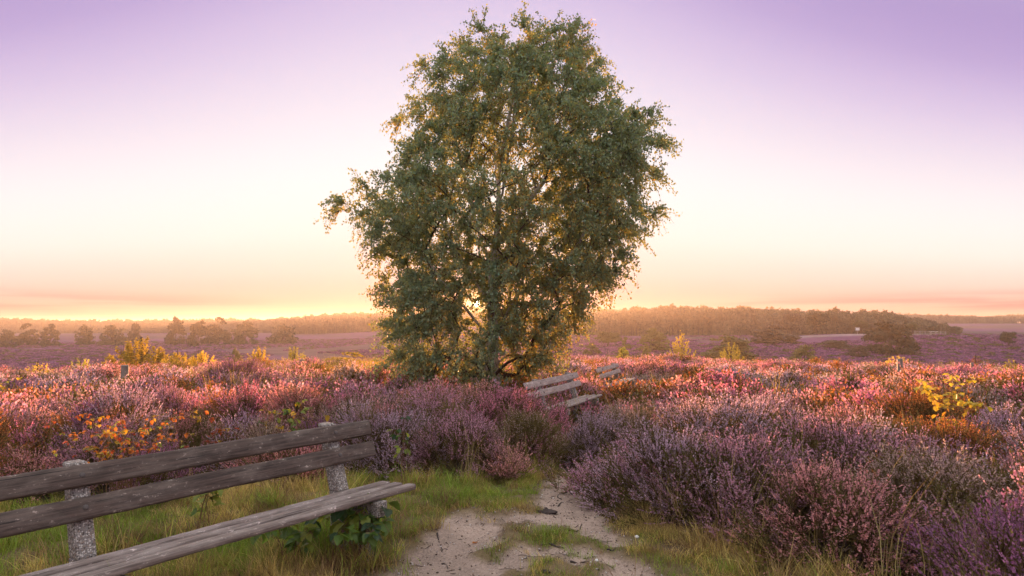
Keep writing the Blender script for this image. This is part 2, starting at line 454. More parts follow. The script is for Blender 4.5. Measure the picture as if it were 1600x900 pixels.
def ground_colour(x, y):
    r = np.hypot(x, y); a = np.degrees(np.arctan2(x, y))
    clear = ss(-0.15, 0.10, poly_sd(CLEAR, x, y))
    soil = ss(-0.05, 0.08, soil_mask(x, y)) * clear
    c = HEATHC[None] * (1 - clear[:, None]) + GRASSC[None] * clear[:, None]
    c = c * (1 - soil[:, None]) + SOILC[None] * soil[:, None]
    f = ss(28, 60, r)[:, None]
    patch = ss(0.42, 0.62, fbm(x * 0.025 + 4, y * 0.012, 41, 4))[:, None]
    farc = FARC[None] * (1 - 0.55 * patch) + np.array([0.10, 0.085, 0.04])[None] * 0.55 * patch
    track = np.exp(-((y - 186 - 0.06 * (x - 100)) / 3.0) ** 2)[:, None] * (ss(60, 74, x) * ss(170, 150, x))[:, None]
    farc = farc * (1 - track) + np.array([0.36, 0.31, 0.28])[None] * track
    return c * (1 - f) + farc * f

def build_ground():
    rings = np.concatenate([[0.02, 0.4, 0.8, 1.2], np.arange(1.6, 9.0, 0.032), 9.0 * 1.026 ** np.arange(0, 258)])
    ang = np.radians(np.concatenate([np.linspace(-50, 50, 430), np.linspace(54, 306, 64)]))
    rr, aa = np.meshgrid(rings, ang, indexing='ij')
    x = (rr * np.sin(aa)).ravel(); y = (rr * np.cos(aa)).ravel()
    z = H(x, y); n = len(ang)
    i = np.arange(len(rings) - 1)[:, None] * n; j = np.arange(n)[None, :]; j2 = (j + 1) % n
    Q = np.stack([i + j, i + n + j, i + n + j2, i + j2], -1).reshape(-1, 4)[:, ::-1]
    me = mk_mesh('ground', np.stack([x, y, z], 1), Q, [M_GROUND], None, None, True, {'gcol': ground_colour(x, y)})
    tag(obj('ground', me), 'heath ground falling away to a wide valley', None, kind='structure')
    # the trodden sand itself, a sheet of its own just above
    g = 0.03
    gx, gy = np.meshgrid(np.arange(-1.4, 1.7, g), np.arange(2.2, 9.4, g), indexing='ij')
    msk = ((soil_mask(gx, gy) > 0.03) & (poly_sd(CLEAR, gx, gy) > 0.02))
    cell = msk[:-1, :-1] & msk[1:, :-1] & msk[1:, 1:] & msk[:-1, 1:]
    idx = np.arange(gx.size).reshape(gx.shape)
    Q = np.stack([idx[:-1, :-1], idx[1:, :-1], idx[1:, 1:], idx[:-1, 1:]], -1)[cell]
    used = np.unique(Q); re = np.zeros(gx.size, int); re[used] = np.arange(len(used))
    X = gx.ravel()[used]; Y = gy.ravel()[used]
    V = np.stack([X, Y, H(X, Y) + 0.004], 1)
    me = mk_mesh('sandy_path', V, re[Q], [M_GROUND], None, None, True, {'gcol': np.repeat(SOILC[None] * 1.03, len(V), 0)})
    tag(obj('sandy_path', me), 'pale trodden sand path winding between the heather', None, kind='structure')
build_ground()

# ------------------------------------------------------------------ scatter by geometry nodes (ground cover only)
def euler_from_dir(D, spin):
    D = D / np.linalg.norm(D, axis=1, keepdims=True)
    th = np.arccos(np.clip(D[:, 2], -1, 1)); ph = np.arctan2(D[:, 1], D[:, 0])
    def rz(a):
        m = np.zeros((len(a), 3, 3)); m[:, 0, 0] = np.cos(a); m[:, 0, 1] = -np.sin(a); m[:, 1, 0] = np.sin(a); m[:, 1, 1] = np.cos(a); m[:, 2, 2] = 1; return m
    def ry(a):
        m = np.zeros((len(a), 3, 3)); m[:, 0, 0] = np.cos(a); m[:, 0, 2] = np.sin(a); m[:, 2, 0] = -np.sin(a); m[:, 2, 2] = np.cos(a); m[:, 1, 1] = 1; return m
    M = rz(ph) @ ry(th) @ rz(spin)
    return np.stack([np.arctan2(M[:, 2, 1], M[:, 2, 2]), -np.arcsin(np.clip(M[:, 2, 0], -1, 1)), np.arctan2(M[:, 1, 0], M[:, 0, 0])], 1), M

def proto_collection(name, meshes):
    c = bpy.data.collections.new(name)
    for i, me in enumerate(meshes):
        o = bpy.data.objects.new('%s_%02d' % (name, i), me); c.objects.link(o)
    return c

def scatter(name, coll, P, rot, scl, idx, tint=None):
    me = bpy.data.meshes.new(name); n = len(P)
    me.vertices.add(n); me.vertices.foreach_set('co', np.ascontiguousarray(P, np.float32).ravel())
    def va(k, t, a, f):
        q = me.attributes.new(k, t, 'POINT'); q.data.foreach_set(f, np.ascontiguousarray(a).ravel())
    va('rot', 'FLOAT_VECTOR', np.asarray(rot, np.float32), 'vector')
    scl = np.asarray(scl, np.float32)
    if scl.ndim == 1: scl = np.repeat(scl[:, None], 3, 1)
    va('scl', 'FLOAT_VECTOR', scl, 'vector')
    va('idx', 'INT', np.asarray(idx, np.int32), 'value')
    if tint is not None:
        rgba = np.ones((n, 4), np.float32); rgba[:, :3] = tint; va('tint', 'FLOAT_COLOR', rgba, 'color')
    o = obj(name, me)
    g = bpy.data.node_groups.new(name, 'GeometryNodeTree')
    g.interface.new_socket('Geometry', in_out='INPUT', socket_type='NodeSocketGeometry')
    g.interface.new_socket('Geometry', in_out='OUTPUT', socket_type='NodeSocketGeometry')
    N = g.nodes.new; L = g.links.new
    gi = N('NodeGroupInput'); go = N('NodeGroupOutput'); ip = N('GeometryNodeInstanceOnPoints')
    ci = N('GeometryNodeCollectionInfo'); ci.inputs['Collection'].default_value = coll
    ci.inputs['Separate Children'].default_value = True; ci.inputs['Reset Children'].default_value = True
    def na(k, t):
        q = N('GeometryNodeInputNamedAttribute'); q.data_type = t; q.inputs['Name'].default_value = k
        return [s_ for s_ in q.outputs if s_.name == 'Attribute' and s_.enabled][0]
    e2r = N('FunctionNodeEulerToRotation'); L(na('rot', 'FLOAT_VECTOR'), e2r.inputs[0])
    L(gi.outputs[0], ip.inputs['Points']); L(ci.outputs[0], ip.inputs['Instance'])
    ip.inputs['Pick Instance'].default_value = True
    L(na('idx', 'INT'), ip.inputs['Instance Index']); L(e2r.outputs[0], ip.inputs['Rotation']); L(na('scl', 'FLOAT_VECTOR'), ip.inputs['Scale'])
    L(ip.outputs[0], go.inputs[0])
    md = o.modifiers.new('scatter', 'NODES'); md.node_group = g
    return o

# ------------------------------------------------------------------ heather
STEM_MAT = mat_leaf('heather_stem', [(0.0, (0.11, 0.08, 0.045)), (0.5, (0.19, 0.14, 0.07)), (1.0, (0.27, 0.17, 0.11))],
                    [(0.0, (0.08, 0.07, 0.02)), (1.0, (0.22, 0.13, 0.05))], 0.25, 0.8, 0.1)
GREEN_MAT = mat_leaf('heather_green', [(0.0, (0.12, 0.115, 0.04)), (0.5, (0.21, 0.18, 0.065)), (1.0, (0.29, 0.20, 0.095))],
                     [(0.0, (0.12, 0.12, 0.02)), (1.0, (0.28, 0.18, 0.05))], 0.30, 0.8, 0.1)
FLOWER_I = mat_tint('heather_flower', 'INSTANCER', 0.56)
FLOWER_O = mat_tint('heather_flower_bush', 'OBJECT', 0.56)

def rot_any(rng, k):
    v = rng.normal(size=(k, 3)); return v / np.linalg.norm(v, axis=1, keepdims=True)

def heather_tuft(seed, stems=10, flower=1.0, fine=True):
    """a spray of heather about 0.32 m long growing along +Z: materials 0 stem, 1 green, 2 flower"""
    rng = np.random.default_rng(seed); q = QB()
    for s in range(stems):
        ph = rng.uniform(0, 2 * math.pi); sp = rng.uniform(0.05, 0.62); Ln = rng.uniform(0.22, 0.36)
        d0 = np.array([math.cos(ph) * math.sin(sp), math.sin(ph) * math.sin(sp), math.cos(sp)])
        t = np.linspace(0, 1, 4)[:, None]
        bend = np.array([math.cos(ph), math.sin(ph), 0]) * rng.uniform(-0.05, 0.05) + rng.normal(0, 0.012, 3)
        path = d0 * Ln * t + np.array([0, 0, 0.03]) * t * t + bend * t * t
        if fine: q.tube(path[[0, 2, 3]], [0.0022, 0.0014, 0.0007], 3, 0, rng.uniform())
        def on(u):
            u = np.asarray(u); return np.stack([np.interp(u, t[:, 0], path[:, i]) for i in range(3)], -1)
        spikes = [(0.52, 1.0, d0, on(np.array([0.52]))[0], Ln * 0.48)]
        for k in range(2 if fine else 1):
            u0 = rng.uniform(0.4, 0.75); sd = d0 + rot_any(rng, 1)[0] * 0.55; sd /= np.linalg.norm(sd); sd[2] = abs(sd[2])
            spikes.append((0, 0, sd, on(np.array([u0]))[0], rng.uniform(0.05, 0.10)))
        # leafy shoot
        k = 14 if fine else 5
        u = rng.uniform(0.18, 0.85, k); C = on(u); sc = 1.0 if fine else 1.9
        A = rot_any(rng, k) * 0.5 + d0 * 0.8; A /= np.linalg.norm(A, axis=1, keepdims=True)
        B = np.cross(A, rot_any(rng, k)); B /= np.linalg.norm(B, axis=1, keepdims=True) + 1e-6
        q.diamonds(C + A * 0.006, A * 0.0095 * sc * rng.uniform(0.8, 1.5, (k, 1)), B * 0.0032 * sc * 1.3, 1, rng.uniform(0, 1, k))
        for (a0, a1, sd, p0, ln) in spikes:
            k = (18 if a1 else 8) if fine else (5 if a1 else 3)
            if flower <= 0:
                m_ = np.ones(k, int)
            else:
                m_ = np.where(rng.uniform(size=k) < flower, 2, 1)
            u = np.sort(rng.uniform(0, 1, k)); sc = 1.0 if fine else 2.1
            rad = (0.0075 * (1 - 0.65 * u))[:, None]
            side = np.cross(np.tile(sd, (k, 1)), rot_any(rng, k)); side /= np.linalg.norm(side, axis=1, keepdims=True) + 1e-6
            C = p0 + sd * (u * ln)[:, None] + side * rad
            A = side * 0.5 + sd * 0.9; A /= np.linalg.norm(A, axis=1, keepdims=True)
            B = np.cross(A, side + 0.3 * rot_any(rng, k)); B /= np.linalg.norm(B, axis=1, keepdims=True) + 1e-6
            sz = rng.uniform(0.0042, 0.0066, (k, 1)) * sc
            vv = rng.uniform(0, 1, k)
            for mm in (1, 2):
                w = m_ == mm
                if w.any(): q.diamonds(C[w], A[w] * sz[w] * 1.35, B[w] * sz[w] * 0.8, mm, vv[w])
    return q

NEAR_T = [heather_tuft(100 + i, 10, 0.95) for i in range(5)] + [heather_tuft(120 + i, 10, 0.0) for i in range(2)] + [heather_tuft(130 + i, 10, 0.45) for i in range(2)]
FAR_T = [heather_tuft(200 + i, 11, 0.95, False) for i in range(4)] + [heather_tuft(220 + i, 11, 0.0, False) for i in range(2)] + [heather_tuft(230, 11, 0.4, False)]
near_coll = proto_collection('heather_near', [q.mesh('heather_sprig', [STEM_MAT, GREEN_MAT, FLOWER_I]) for q in NEAR_T])
far_coll = proto_collection('heather_far', [q.mesh('heather_sprig', [STEM_MAT, GREEN_MAT, FLOWER_I]) for q in FAR_T])

TINTS = {'mauve': (0.64, 0.38, 0.48), 'pink': (0.76, 0.35, 0.47), 'lilac': (0.64, 0.47, 0.57), 'rose': (0.78, 0.41, 0.42),
         'rust': (0.52, 0.23, 0.11), 'faded': (0.57, 0.41, 0.37), 'plum': (0.44, 0.22, 0.34)}

def dome_points(rng, n, R, h, tl=0.30, low=0.02):
    """tuft roots and directions that make up one rounded heather plant"""
    sz = rng.uniform(low, 1.0, n) ** 0.85
    ph = rng.uniform(0, 2 * math.pi, n); cs = np.sqrt(np.clip(1 - sz * sz, 0, 1))
    lump = 1 + 0.16 * np.sin(ph * 3 + rng.uniform(0, 6)) + 0.10 * np.sin(ph * 5 + rng.uniform(0, 6)) + rng.normal(0, 0.07, n)
    tip = np.stack([np.cos(ph) * cs * R * lump, np.sin(ph) * cs * R * lump, sz * h * (0.9 + 0.14 * lump)], 1)
    D = np.stack([np.cos(ph) * cs * 0.75, np.sin(ph) * cs * 0.75, sz * 0.8 + 0.38], 1) + rng.normal(0, 0.14, (n, 3))
    D /= np.linalg.norm(D, axis=1, keepdims=True)
    root = tip - D * tl
    root[:, 2] = np.maximum(root[:, 2], -0.05)
    return root, D, sz

HB = []      # hand-placed heather plants: (x, y, R, h)
def bush_mesh(seed, R=0.6, h=0.7, n=84, green=0.25, fl=1.0):
    rng = np.random.default_rng(seed); q = QB()
    root, D, sz = dome_points(rng, n, R, h)
    E, M = euler_from_dir(D, rng.uniform(0, 6.28, n))
    for i in range(n):
        pg = green + (0.75 - green) * max(0.0, 1 - sz[i] / 0.42)
        k = rng.integers(5, 7) if rng.uniform() < pg * 0.6 else (rng.integers(7, 9) if rng.uniform() < pg * 0.8 else rng.integers(0, 5))
        if rng.uniform() > fl: k = rng.integers(5, 9)
        V, Q, Mi, A = NEAR_T[k].arrays(); s = rng.uniform(0.85, 1.2)
        q.V.append((V * s) @ M[i].T + root[i]); q.Q.append(Q + q.n); q.M.append(Mi); q.A.append(A); q.n += len(V)
    # woody stems rising from the foot
    for i in range(16):
        e = root[rng.integers(0, n)]; f = np.array([rng.normal(0, 0.05), rng.normal(0, 0.05), -0.03])
        q.tube(np.stack([f, f * 0.5 + e * 0.5 + [0, 0, 0.05], e]), [0.007, 0.005, 0.003], 4, 0, rng.uniform())
    return q.mesh('heather_bush', [STEM_MAT, GREEN_MAT, FLOWER_O])
BM = [bush_mesh(1), bush_mesh(2, green=0.2), bush_mesh(3, green=0.32), bush_mesh(4, green=0.6, fl=0.45), bush_mesh(5, green=0.22)]

def heather_bush(px, py, R, h, tint, v, label, rz=0.0, zbase=None):
    x, y = gnd(px, py, -0.035 * max(0, 0))
    if zbase is not None: x, y = at(px, zbase), zbase
    o = obj('heather_bush', BM[v], loc=(x, y, float(H(np.array([x]), np.array([y]))[0])))
    o.rotation_euler = (0, 0, rz); o.scale = (R / 0.6, R / 0.6, h / 0.7); o.color = (*TINTS[tint], 1)
    tag(o, label, 'heather', 'heather bushes around the sandy clearing'); HB.append((x, y, R, h))

heather_bush(822, 716, 0.52, 0.58, 'faded', 3, 'olive green heather bush with few flowers at the path mouth, left side', 0.3)
heather_bush(722, 729, 0.56, 0.60, 'mauve', 0, 'dusky mauve heather bush bulging over the dry grass in the centre', 1.2)
heather_bush(622, 727, 0.56, 0.62, 'lilac', 1, 'dark footed lilac heather bush just behind the end of the bench seat', 2.4)
heather_bush(792, 688, 0.66, 0.78, 'pink', 4, 'brightest pink heather bush, behind the olive green one by the path', 0.7)
heather_bush(678, 695, 0.74, 0.80, 'mauve', 1, 'large mauve heather bush in the middle of the mass before the birch', 4.0)
heather_bush(560, 700, 0.66, 0.72, 'faded', 2, 'brownish mauve heather bush behind the right backrest end of the bench', 5.0)
heather_bush(930, 716, 0.42, 0.54, 'lilac', 0, 'small lilac heather bush at the path mouth, right side', 2.0)
heather_bush(985, 706, 0.62, 0.62, 'faded', 2, 'brownish heather bush right of the path, behind the small lilac one', 0.1)
heather_bush(1045, 796, 0.62, 0.66, 'lilac', 2, 'sparse lilac heather bush leaning over the grass right of the path', 3.3)
heather_bush(1165, 818, 0.66, 0.66, 'mauve', 1, 'dark heather bush with open twigs above the grass at lower right', 1.9)
heather_bush(1135, 742, 0.80, 0.82, 'lilac', 4, 'tallest pale lilac heather bush right of the path', 5.3)
heather_bush(1300, 872, 0.60, 0.56, 'rose', 0, 'rosy heather bush at the bottom edge, right of the grass strip', 2.7)
heather_bush(1310, 780, 0.72, 0.74, 'mauve', 2, 'mauve heather bush in the lower right, behind the rosy one', 0.9)
heather_bush(1470, 850, 0.70, 0.62, 'faded', 1, 'brownish heather bush in the bottom right corner', 4.4)
heather_bush(1400, 745, 0.50, 0.62, 'rust', 3, 'dry rust brown heather bush among the mauve ones at right', 1.1)
heather_bush(1436, 690, 0.70, 0.80, 'rust', 4, 'orange brown heather bush standing up below the yellow sapling', 3.9)
heather_bush(372, 600, 1.05, 0.95, 'plum', 1, 'dark plum heather mound rising above the field at left', 2.2, zbase=17.0)

BENCH2 = (0.66, 10.55, R_(64.8)); BENCH3 = (2.34, 15.8, R_(68)); TREE = (-0.50, 14.0)

def near_seg(x, y, b, half=1.1, fwd=(-0.15, 0.75)):
    c, s_ = math.cos(b[2]), math.sin(b[2]); u = (x - b[0]) * c + (y - b[1]) * s_; v = (x - b[0]) * s_ - (y - b[1]) * c
    return (np.abs(u) < half) & (v > fwd[0]) & (v < fwd[1])

def build_heath():
    rng = np.random.default_rng(11)
    def centres(sp, r0, r1, amax):
        g = np.arange(-r1, r1, sp); h = np.arange(-2, r1, sp)
        x, y = np.meshgrid(g, h); x = x.ravel() + rng.uniform(-0.42, 0.42, x.size) * sp; y = y.ravel() + rng.uniform(-0.42, 0.42, y.size) * sp
        r = np.hypot(x, y); a = np.degrees(np.arctan2(x, y))
        k = (r > r0) & (r < r1) & (np.abs(a) < amax); return x[k], y[k]
    T = {k: np.array(v) for k, v in TINTS.items()}
    def field(name, coll, nf, ng, sp, r0, r1, amax, ntuft, tl, smin, label):
        x, y = centres(sp, r0, r1, amax)
        k = poly_sd(CLEAR, x, y) < -0.22
        for b in (BENCH2, BENCH3): k &= ~near_seg(x, y, b)
        k &= np.hypot(x - TREE[0], y - TREE[1]) > 0.5
        for (bx, by, bR, bh) in HB: k &= np.hypot(x - bx, y - by) > bR * 0.72
        az0 = np.degrees(np.arctan2(x, y)); rr0 = np.hypot(x, y)
        k &= ~((rng.uniform(size=len(x)) < 0.75 * np.exp(-((az0 + 13) / 9.0) ** 2) * ss(17, 22, rr0)))
        k &= (fbm(x * 0.8 + 1.5, y * 0.8, 57, 2) > 0.27)
        x, y = x[k], y[k]; n = len(x); r = np.hypot(x, y); az = np.degrees(np.arctan2(x, y))
        big = fbm(x * 0.35 + 3, y * 0.35, 51, 3)
        R = sp * rng.uniform(0.55, 1.08, n)
        h = (0.34 + 0.52 * big) * rng.uniform(0.62, 1.3, n)
        h *= np.where(r < 9, 1.08, 0.92)
        h *= 1 - 0.35 * near_path(x, y)
        low = near_seg(x, y, BENCH2, 1.4, (-0.5, 2.2)) | near_seg(x, y, BENCH3, 1.3, (-0.3, 2.6))
        h = np.where(low, np.minimum(h, 0.42), h)
        h = np.where(near_seg(x, y, BENCH3, 1.8, (-0.3, 6.0)), np.minimum(h, 0.26), h)
        c1 = fbm(x * 0.22 + 7, y * 0.22, 61, 3); c2 = fbm(x * 0.5, y * 0.5 + 5, 71, 2)
        P = []; Rt = []; Sc = []; Ix = []; Tn = []
        names = ['mauve', 'lilac', 'pink', 'rose', 'rust', 'faded', 'plum']
        for i in range(n):
            w = np.array([1.0, 0.5 + (r[i] < 8) * 0.8, 0.5 + 2.2 * (c1[i] > 0.5) * (r[i] > 6), 0.5 + 1.6 * (c1[i] > 0.47) * (r[i] > 6), 0.08 + 0.37 * (r[i] > 7.5) + 4.0 * (c2[i] > 0.57) * (r[i] > 7.5), 0.55, 0.25 + 1.2 * (c2[i] < 0.36)])
            tn = T[names[rng.choice(7, p=w / w.sum())]]
            k = int(ntuft * (R[i] / sp) ** 2 * rng.uniform(0.85, 1.15) * 1.25)
            root, D, sz = dome_points(rng, k, R[i], h[i], tl)
            P.append(root + np.array([x[i], y[i], 0])); e, _ = euler_from_dir(D, rng.uniform(0, 6.28, k)); Rt.append(e)
            Sc.append(rng.uniform(smin, smin * 1.4, k))
            bare = rng.uniform() < 0.10
            pg = np.clip(0.16 + 0.8 * (1 - sz / 0.34), 0.10 + 0.5 * bare, 0.9)
            isg = rng.uniform(size=k) < pg
            Ix.append(np.where(isg, nf + rng.integers(0, ng, k), rng.integers(0, nf, k)))
            Tn.append(tn[None] * rng.uniform(0.82, 1.2, (k, 1)) * (1 + rng.normal(0, 0.05, (k, 3))))
        P = np.vstack(P); P[:, 2] += H0(P[:, 0], P[:, 1])
        o = scatter(name, coll, P, np.vstack(Rt), np.concatenate(Sc), np.concatenate(Ix), np.clip(np.vstack(Tn), 0, 1))
        tag(o, label, 'heather', kind='stuff'); print(name, n, len(P))
    def near_path(x, y): return ss(-0.9, -0.2, poly_sd(CLEAR, x, y))
    field('heather_thicket', near_coll, 5, 4, 0.56, 1.9, 10.0, 52, 62, 0.30, 0.85, 'mauve and pink flowering heather covering the heath close by')
    field('heather_field', far_coll, 4, 3, 0.92, 10.0, 40.0, 50, 60, 0.36, 1.15, 'pink and rust heather covering the plateau to its rim')
build_heath()

# low heather far out in the valley
def far_clump(seed):
    rng = np.random.default_rng(seed); q = QB(); k = 60
    D = rot_any(rng, k); D[:, 2] = np.abs(D[:, 2]); C = D * np.array([0.8, 0.8, 0.45])
    A = rot_any(rng, k); B = np.cross(A, D); B /= np.linalg.norm(B, axis=1, keepdims=True) + 1e-6
    q.diamonds(C, A * 0.2, B * 0.17, 0, rng.uniform(0, 1, k)); return q
valley_coll = proto_collection('heather_valley', [far_clump(i).mesh('heather_clump', [FLOWER_I]) for i in range(3)])
def build_valley():
    rng = np.random.default_rng(5); n = 30000
    r = np.sqrt(rng.uniform(38 ** 2, 430 ** 2, n * 2)); r = np.where(rng.uniform(size=len(r)) < 0.35, rng.uniform(38, 200, len(r)), r)
    a = np.radians(rng.uniform(-44, 44, len(r))); x = r * np.sin(a); y = r * np.cos(a)
    f = fbm(x * 0.03 + 4, y * 0.015, 41, 4); k = (f < 0.62) & ~((np.abs(y - 186 - 0.06 * (x - 100)) < 4) & (x > 55) & (x < 175)); x, y, f = x[k], y[k], f[k]
    m = len(x); t = np.array([0.30, 0.135, 0.26])[None] * rng.uniform(0.55, 1.25, (m, 1)); g = rng.uniform(size=m) < 0.22
    t[g] = np.array([0.15, 0.12, 0.06])
    s = rng.uniform(0.5, 1.3, m); P = np.stack([x, y, H0(x, y) - 0.05], 1)
    o = scatter('valley_heather', valley_coll, P, np.stack([x * 0, x * 0, rng.uniform(0, 6.28, m)], 1), np.stack([s * 1.3, s * 1.3, s], 1), rng.integers(0, 3, m), t)
    tag(o, 'purple heather spread over the valley floor', 'heather', kind='stuff')
build_valley()

# ------------------------------------------------------------------ grass
GRASS_MAT = mat_tint('grass_blade', 'INSTANCER', 0.45, 1.0, 0.5)
def grass_tuft(seed, n, hmin, hmax, spread, lean, w):
    rng = np.random.default_rng(seed); q = QB()
    for i in range(n):
        ph = rng.uniform(0, 6.28); b = np.array([rng.normal(0, spread), rng.normal(0, spread), -0.01]); h = rng.uniform(hmin, hmax)
        d = np.array([math.cos(ph), math.sin(ph), 0]); ln = rng.uniform(0.2, 1.0) * lean
        t = np.array([0, 0.4, 0.75, 1.0])[:, None]
        c = b + np.array([0, 0, 1]) * h * (t - 0.35 * ln * t * t) + d * h * ln * t * t
        sd = np.array([-d[1], d[0], 0]) * math.cos(0.7) + np.array([d[0], d[1], 0]) * 0.3
        ww = np.array([1, 0.85, 0.55, 0.08])[:, None] * w * rng.uniform(0.7, 1.3)
        V = np.stack([c - sd * ww, c + sd * ww], 1).reshape(-1, 3)
        q.add(V, [[0, 1, 3, 2], [2, 3, 5, 4], [4, 5, 7, 6]], 0, rng.uniform())
    return q
grass_coll = proto_collection('grass', [grass_tuft(300 + i, 26, 0.03, 0.085, 0.03, 0.9, 0.0016).mesh('grass_tuft', [GRASS_MAT]) for i in range(3)]
             + [grass_tuft(310 + i, 24, 0.07, 0.19, 0.035, 1.1, 0.0020).mesh('grass_tuft', [GRASS_MAT]) for i in range(3)]
             + [grass_tuft(320 + i, 12, 0.18, 0.42, 0.04, 0.7, 0.0018).mesh('grass_tuft', [GRASS_MAT]) for i in range(2)])
def build_grass():
    rng = np.random.default_rng(21)
    n = 60000
    x = rng.uniform(-5.2, 2.3, n); y = rng.uniform(2.0, 8.2, n)
    cl = poly_sd(CLEAR, x, y); so = soil_mask(x, y)
    k = (cl > -0.30) & (so < 0.02 + 0.05 * rng.uniform(size=n)) & (np.abs(np.degrees(np.arctan2(x, y))) < 50); x, y, cl, so = x[k], y[k], cl[k], so[k]
    dens = ss(-0.02, -0.16, so) * 0.9 + 0.10
    dens *= 0.22 + 0.68 * ss(0.36, 0.62, fbm(x * 4, y * 4, 77, 3))
    k = rng.uniform(size=len(x)) < dens; x, y, cl, so = x[k], y[k], cl[k], so[k]; m = len(x)
    b1 = near_seg(x, y, (-1.71, 3.70, R_(53.1)), 1.5, (-0.6, 0.85))                # round the front bench
    longp = np.clip(0.04 + 0.55 * b1 + 0.22 * ss(0.32, 0.0, cl) + 0.22 * (fbm(x * 2, y * 2, 78, 3) > 0.56) * (so < -0.2), 0, 0.8)
    onpath = ss(-0.55, -0.25, so) * (np.abs(x - 0.35) < 0.75) * (y < 6.2)
    longp = longp * (1 - 0.95 * onpath)
    ln = rng.uniform(size=m) < longp; vl = ln & (rng.uniform(size=m) < 0.06)
    ix = np.where(vl, rng.integers(6, 8, m), np.where(ln, rng.integers(3, 6, m), rng.integers(0, 3, m)))
    f = fbm(x * 1.6, y * 1.6, 79, 3) + rng.normal(0, 0.15, m) + 0.06 * b1 + 0.03 + 0.10 * ss(-0.35, -0.05, so) * (np.abs(x - 0.3) < 0.7) - 0.14 * ss(0.9, 0.1, cl) * (x < 0.5) * (x > -1.2) * (y > 4.6)
    green = np.array([0.27, 0.35, 0.065]); olive = np.array([0.40, 0.35, 0.085]); straw = np.array([0.62, 0.45, 0.18])
    w1 = ss(0.40, 0.58, f)[:, None]; w2 = ss(0.50, 0.36, f)[:, None]
    t = olive * (1 - w1) + green * w1; t = t * (1 - w2) + straw * w2
    dead = (rng.uniform(size=m) < 0.10 + 0.30 * (fbm(x * 3.1, y * 3.1, 80, 2) > 0.52))[:, None]
    t = np.where(dead, np.array([0.32, 0.20, 0.11]), t)
    t = t * rng.uniform(0.6, 1.3, (m, 1))
    P = np.stack([x, y, H(x, y)], 1)
    tilt = np.stack([rng.normal(0, 0.18, m), rng.normal(0, 0.18, m), rng.uniform(0, 6.28, m)], 1)
    o = scatter('grass', grass_coll, P, tilt, rng.uniform(0.55, 1.3, m) * (0.7 + 0.6 * fbm(x * 2.3, y * 2.3, 82, 2)), ix, t)
    tag(o, 'short mixed green and straw coloured grass round the path and bench', 'grass', kind='stuff'); print('grass', m)
    n = 700; xs = rng.uniform(-5, 7, n); ys = rng.uniform(3, 11, n); k = (poly_sd(CLEAR, xs, ys) < -0.1) & (fbm(xs * 0.7, ys * 0.7, 83, 2) > 0.5); xs, ys = xs[k], ys[k]; m = len(xs)
    o = scatter('grass_stalks', grass_coll, np.stack([xs, ys, H0(xs, ys) + 0.12], 1), np.stack([rng.normal(0, 0.15, m), rng.normal(0, 0.15, m), rng.uniform(0, 6.28, m)], 1), rng.uniform(1.0, 1.9, m), rng.integers(6, 8, m), np.array([[0.42, 0.32, 0.15]]) * rng.uniform(0.6, 1.3, (m, 1)))
    tag(o, 'thin dry grass stalks growing up through the near heather', 'grass', kind='stuff')
    # tawny tall grass on the rim round and beyond the birch
    n = 15000; r = rng.uniform(11, 40, n); a = np.radians(rng.uniform(-44, 44, n)); x = r * np.sin(a); y = r * np.cos(a)
    w = 0.04 + 0.85 * np.exp(-((np.degrees(a) + 13) / 11) ** 2) * ss(13, 19, r) + 0.5 * np.exp(-((x - TREE[0]) ** 2 + (y - TREE[1] - 1) ** 2) / 6.0) * (r > 13.2) + 0.3 * ss(27, 33, r)
    k = rng.uniform(size=n) < w; x, y, r = x[k], y[k], r[k]; m = len(x)
    t = np.array([0.58, 0.40, 0.11])[None] * rng.uniform(0.7, 1.3, (m, 1)) * (1 + rng.normal(0, 0.06, (m, 3)))
    o = scatter('tall_dry_grass', grass_coll, np.stack([x, y, H0(x, y)], 1), np.stack([rng.normal(0, 0.1, m), rng.normal(0, 0.1, m), rng.uniform(0, 6.28, m)], 1),
                rng.uniform(1.6, 2.8, m), np.where(rng.uniform(size=m) < 0.6, rng.integers(6, 8, m), rng.integers(3, 6, m)), np.clip(t, 0, 1))
    tag(o, 'tall golden grass glowing among the heather beyond the birch', 'grass', kind='stuff')
build_grass()

# pebbles on the sand
def pebble(seed):
    rng = np.random.default_rng(seed); q = QB()
    u = np.array([-1, -0.6, 0.1, 0.75, 1.0]); rr = np.sqrt(np.clip(1 - u * u, 0.02, 1)); P = np.stack([u * 0, u * 0, u], 1)
    q.tube(P, rr, 6, 0, rng.uniform(), True); V, Q, M, A = q.arrays(); V = V * np.array([1, 0.75, 0.55]) * (1 + rng.normal(0, 0.10, V.shape))
    return mk_mesh('pebble', V, Q, [PEB], M, {'v': A}, True)
PEB = mat_tint('pebble', 'INSTANCER', 0.0, 1.0, 0.8)
def chip(seed):
    rng = np.random.default_rng(seed); q = QB(); u = np.linspace(-3.2, 3.2, 4); q.tube(np.stack([u, 0.35 * np.sin(u + seed), u * 0], 1), [0.25, 0.32, 0.28, 0.12], 4, 0, 0.3, True); return q.mesh('chip', [PEB], True)
peb_coll = proto_collection('pebbles', [pebble(i) for i in range(3)] + [chip(i) for i in range(2)])
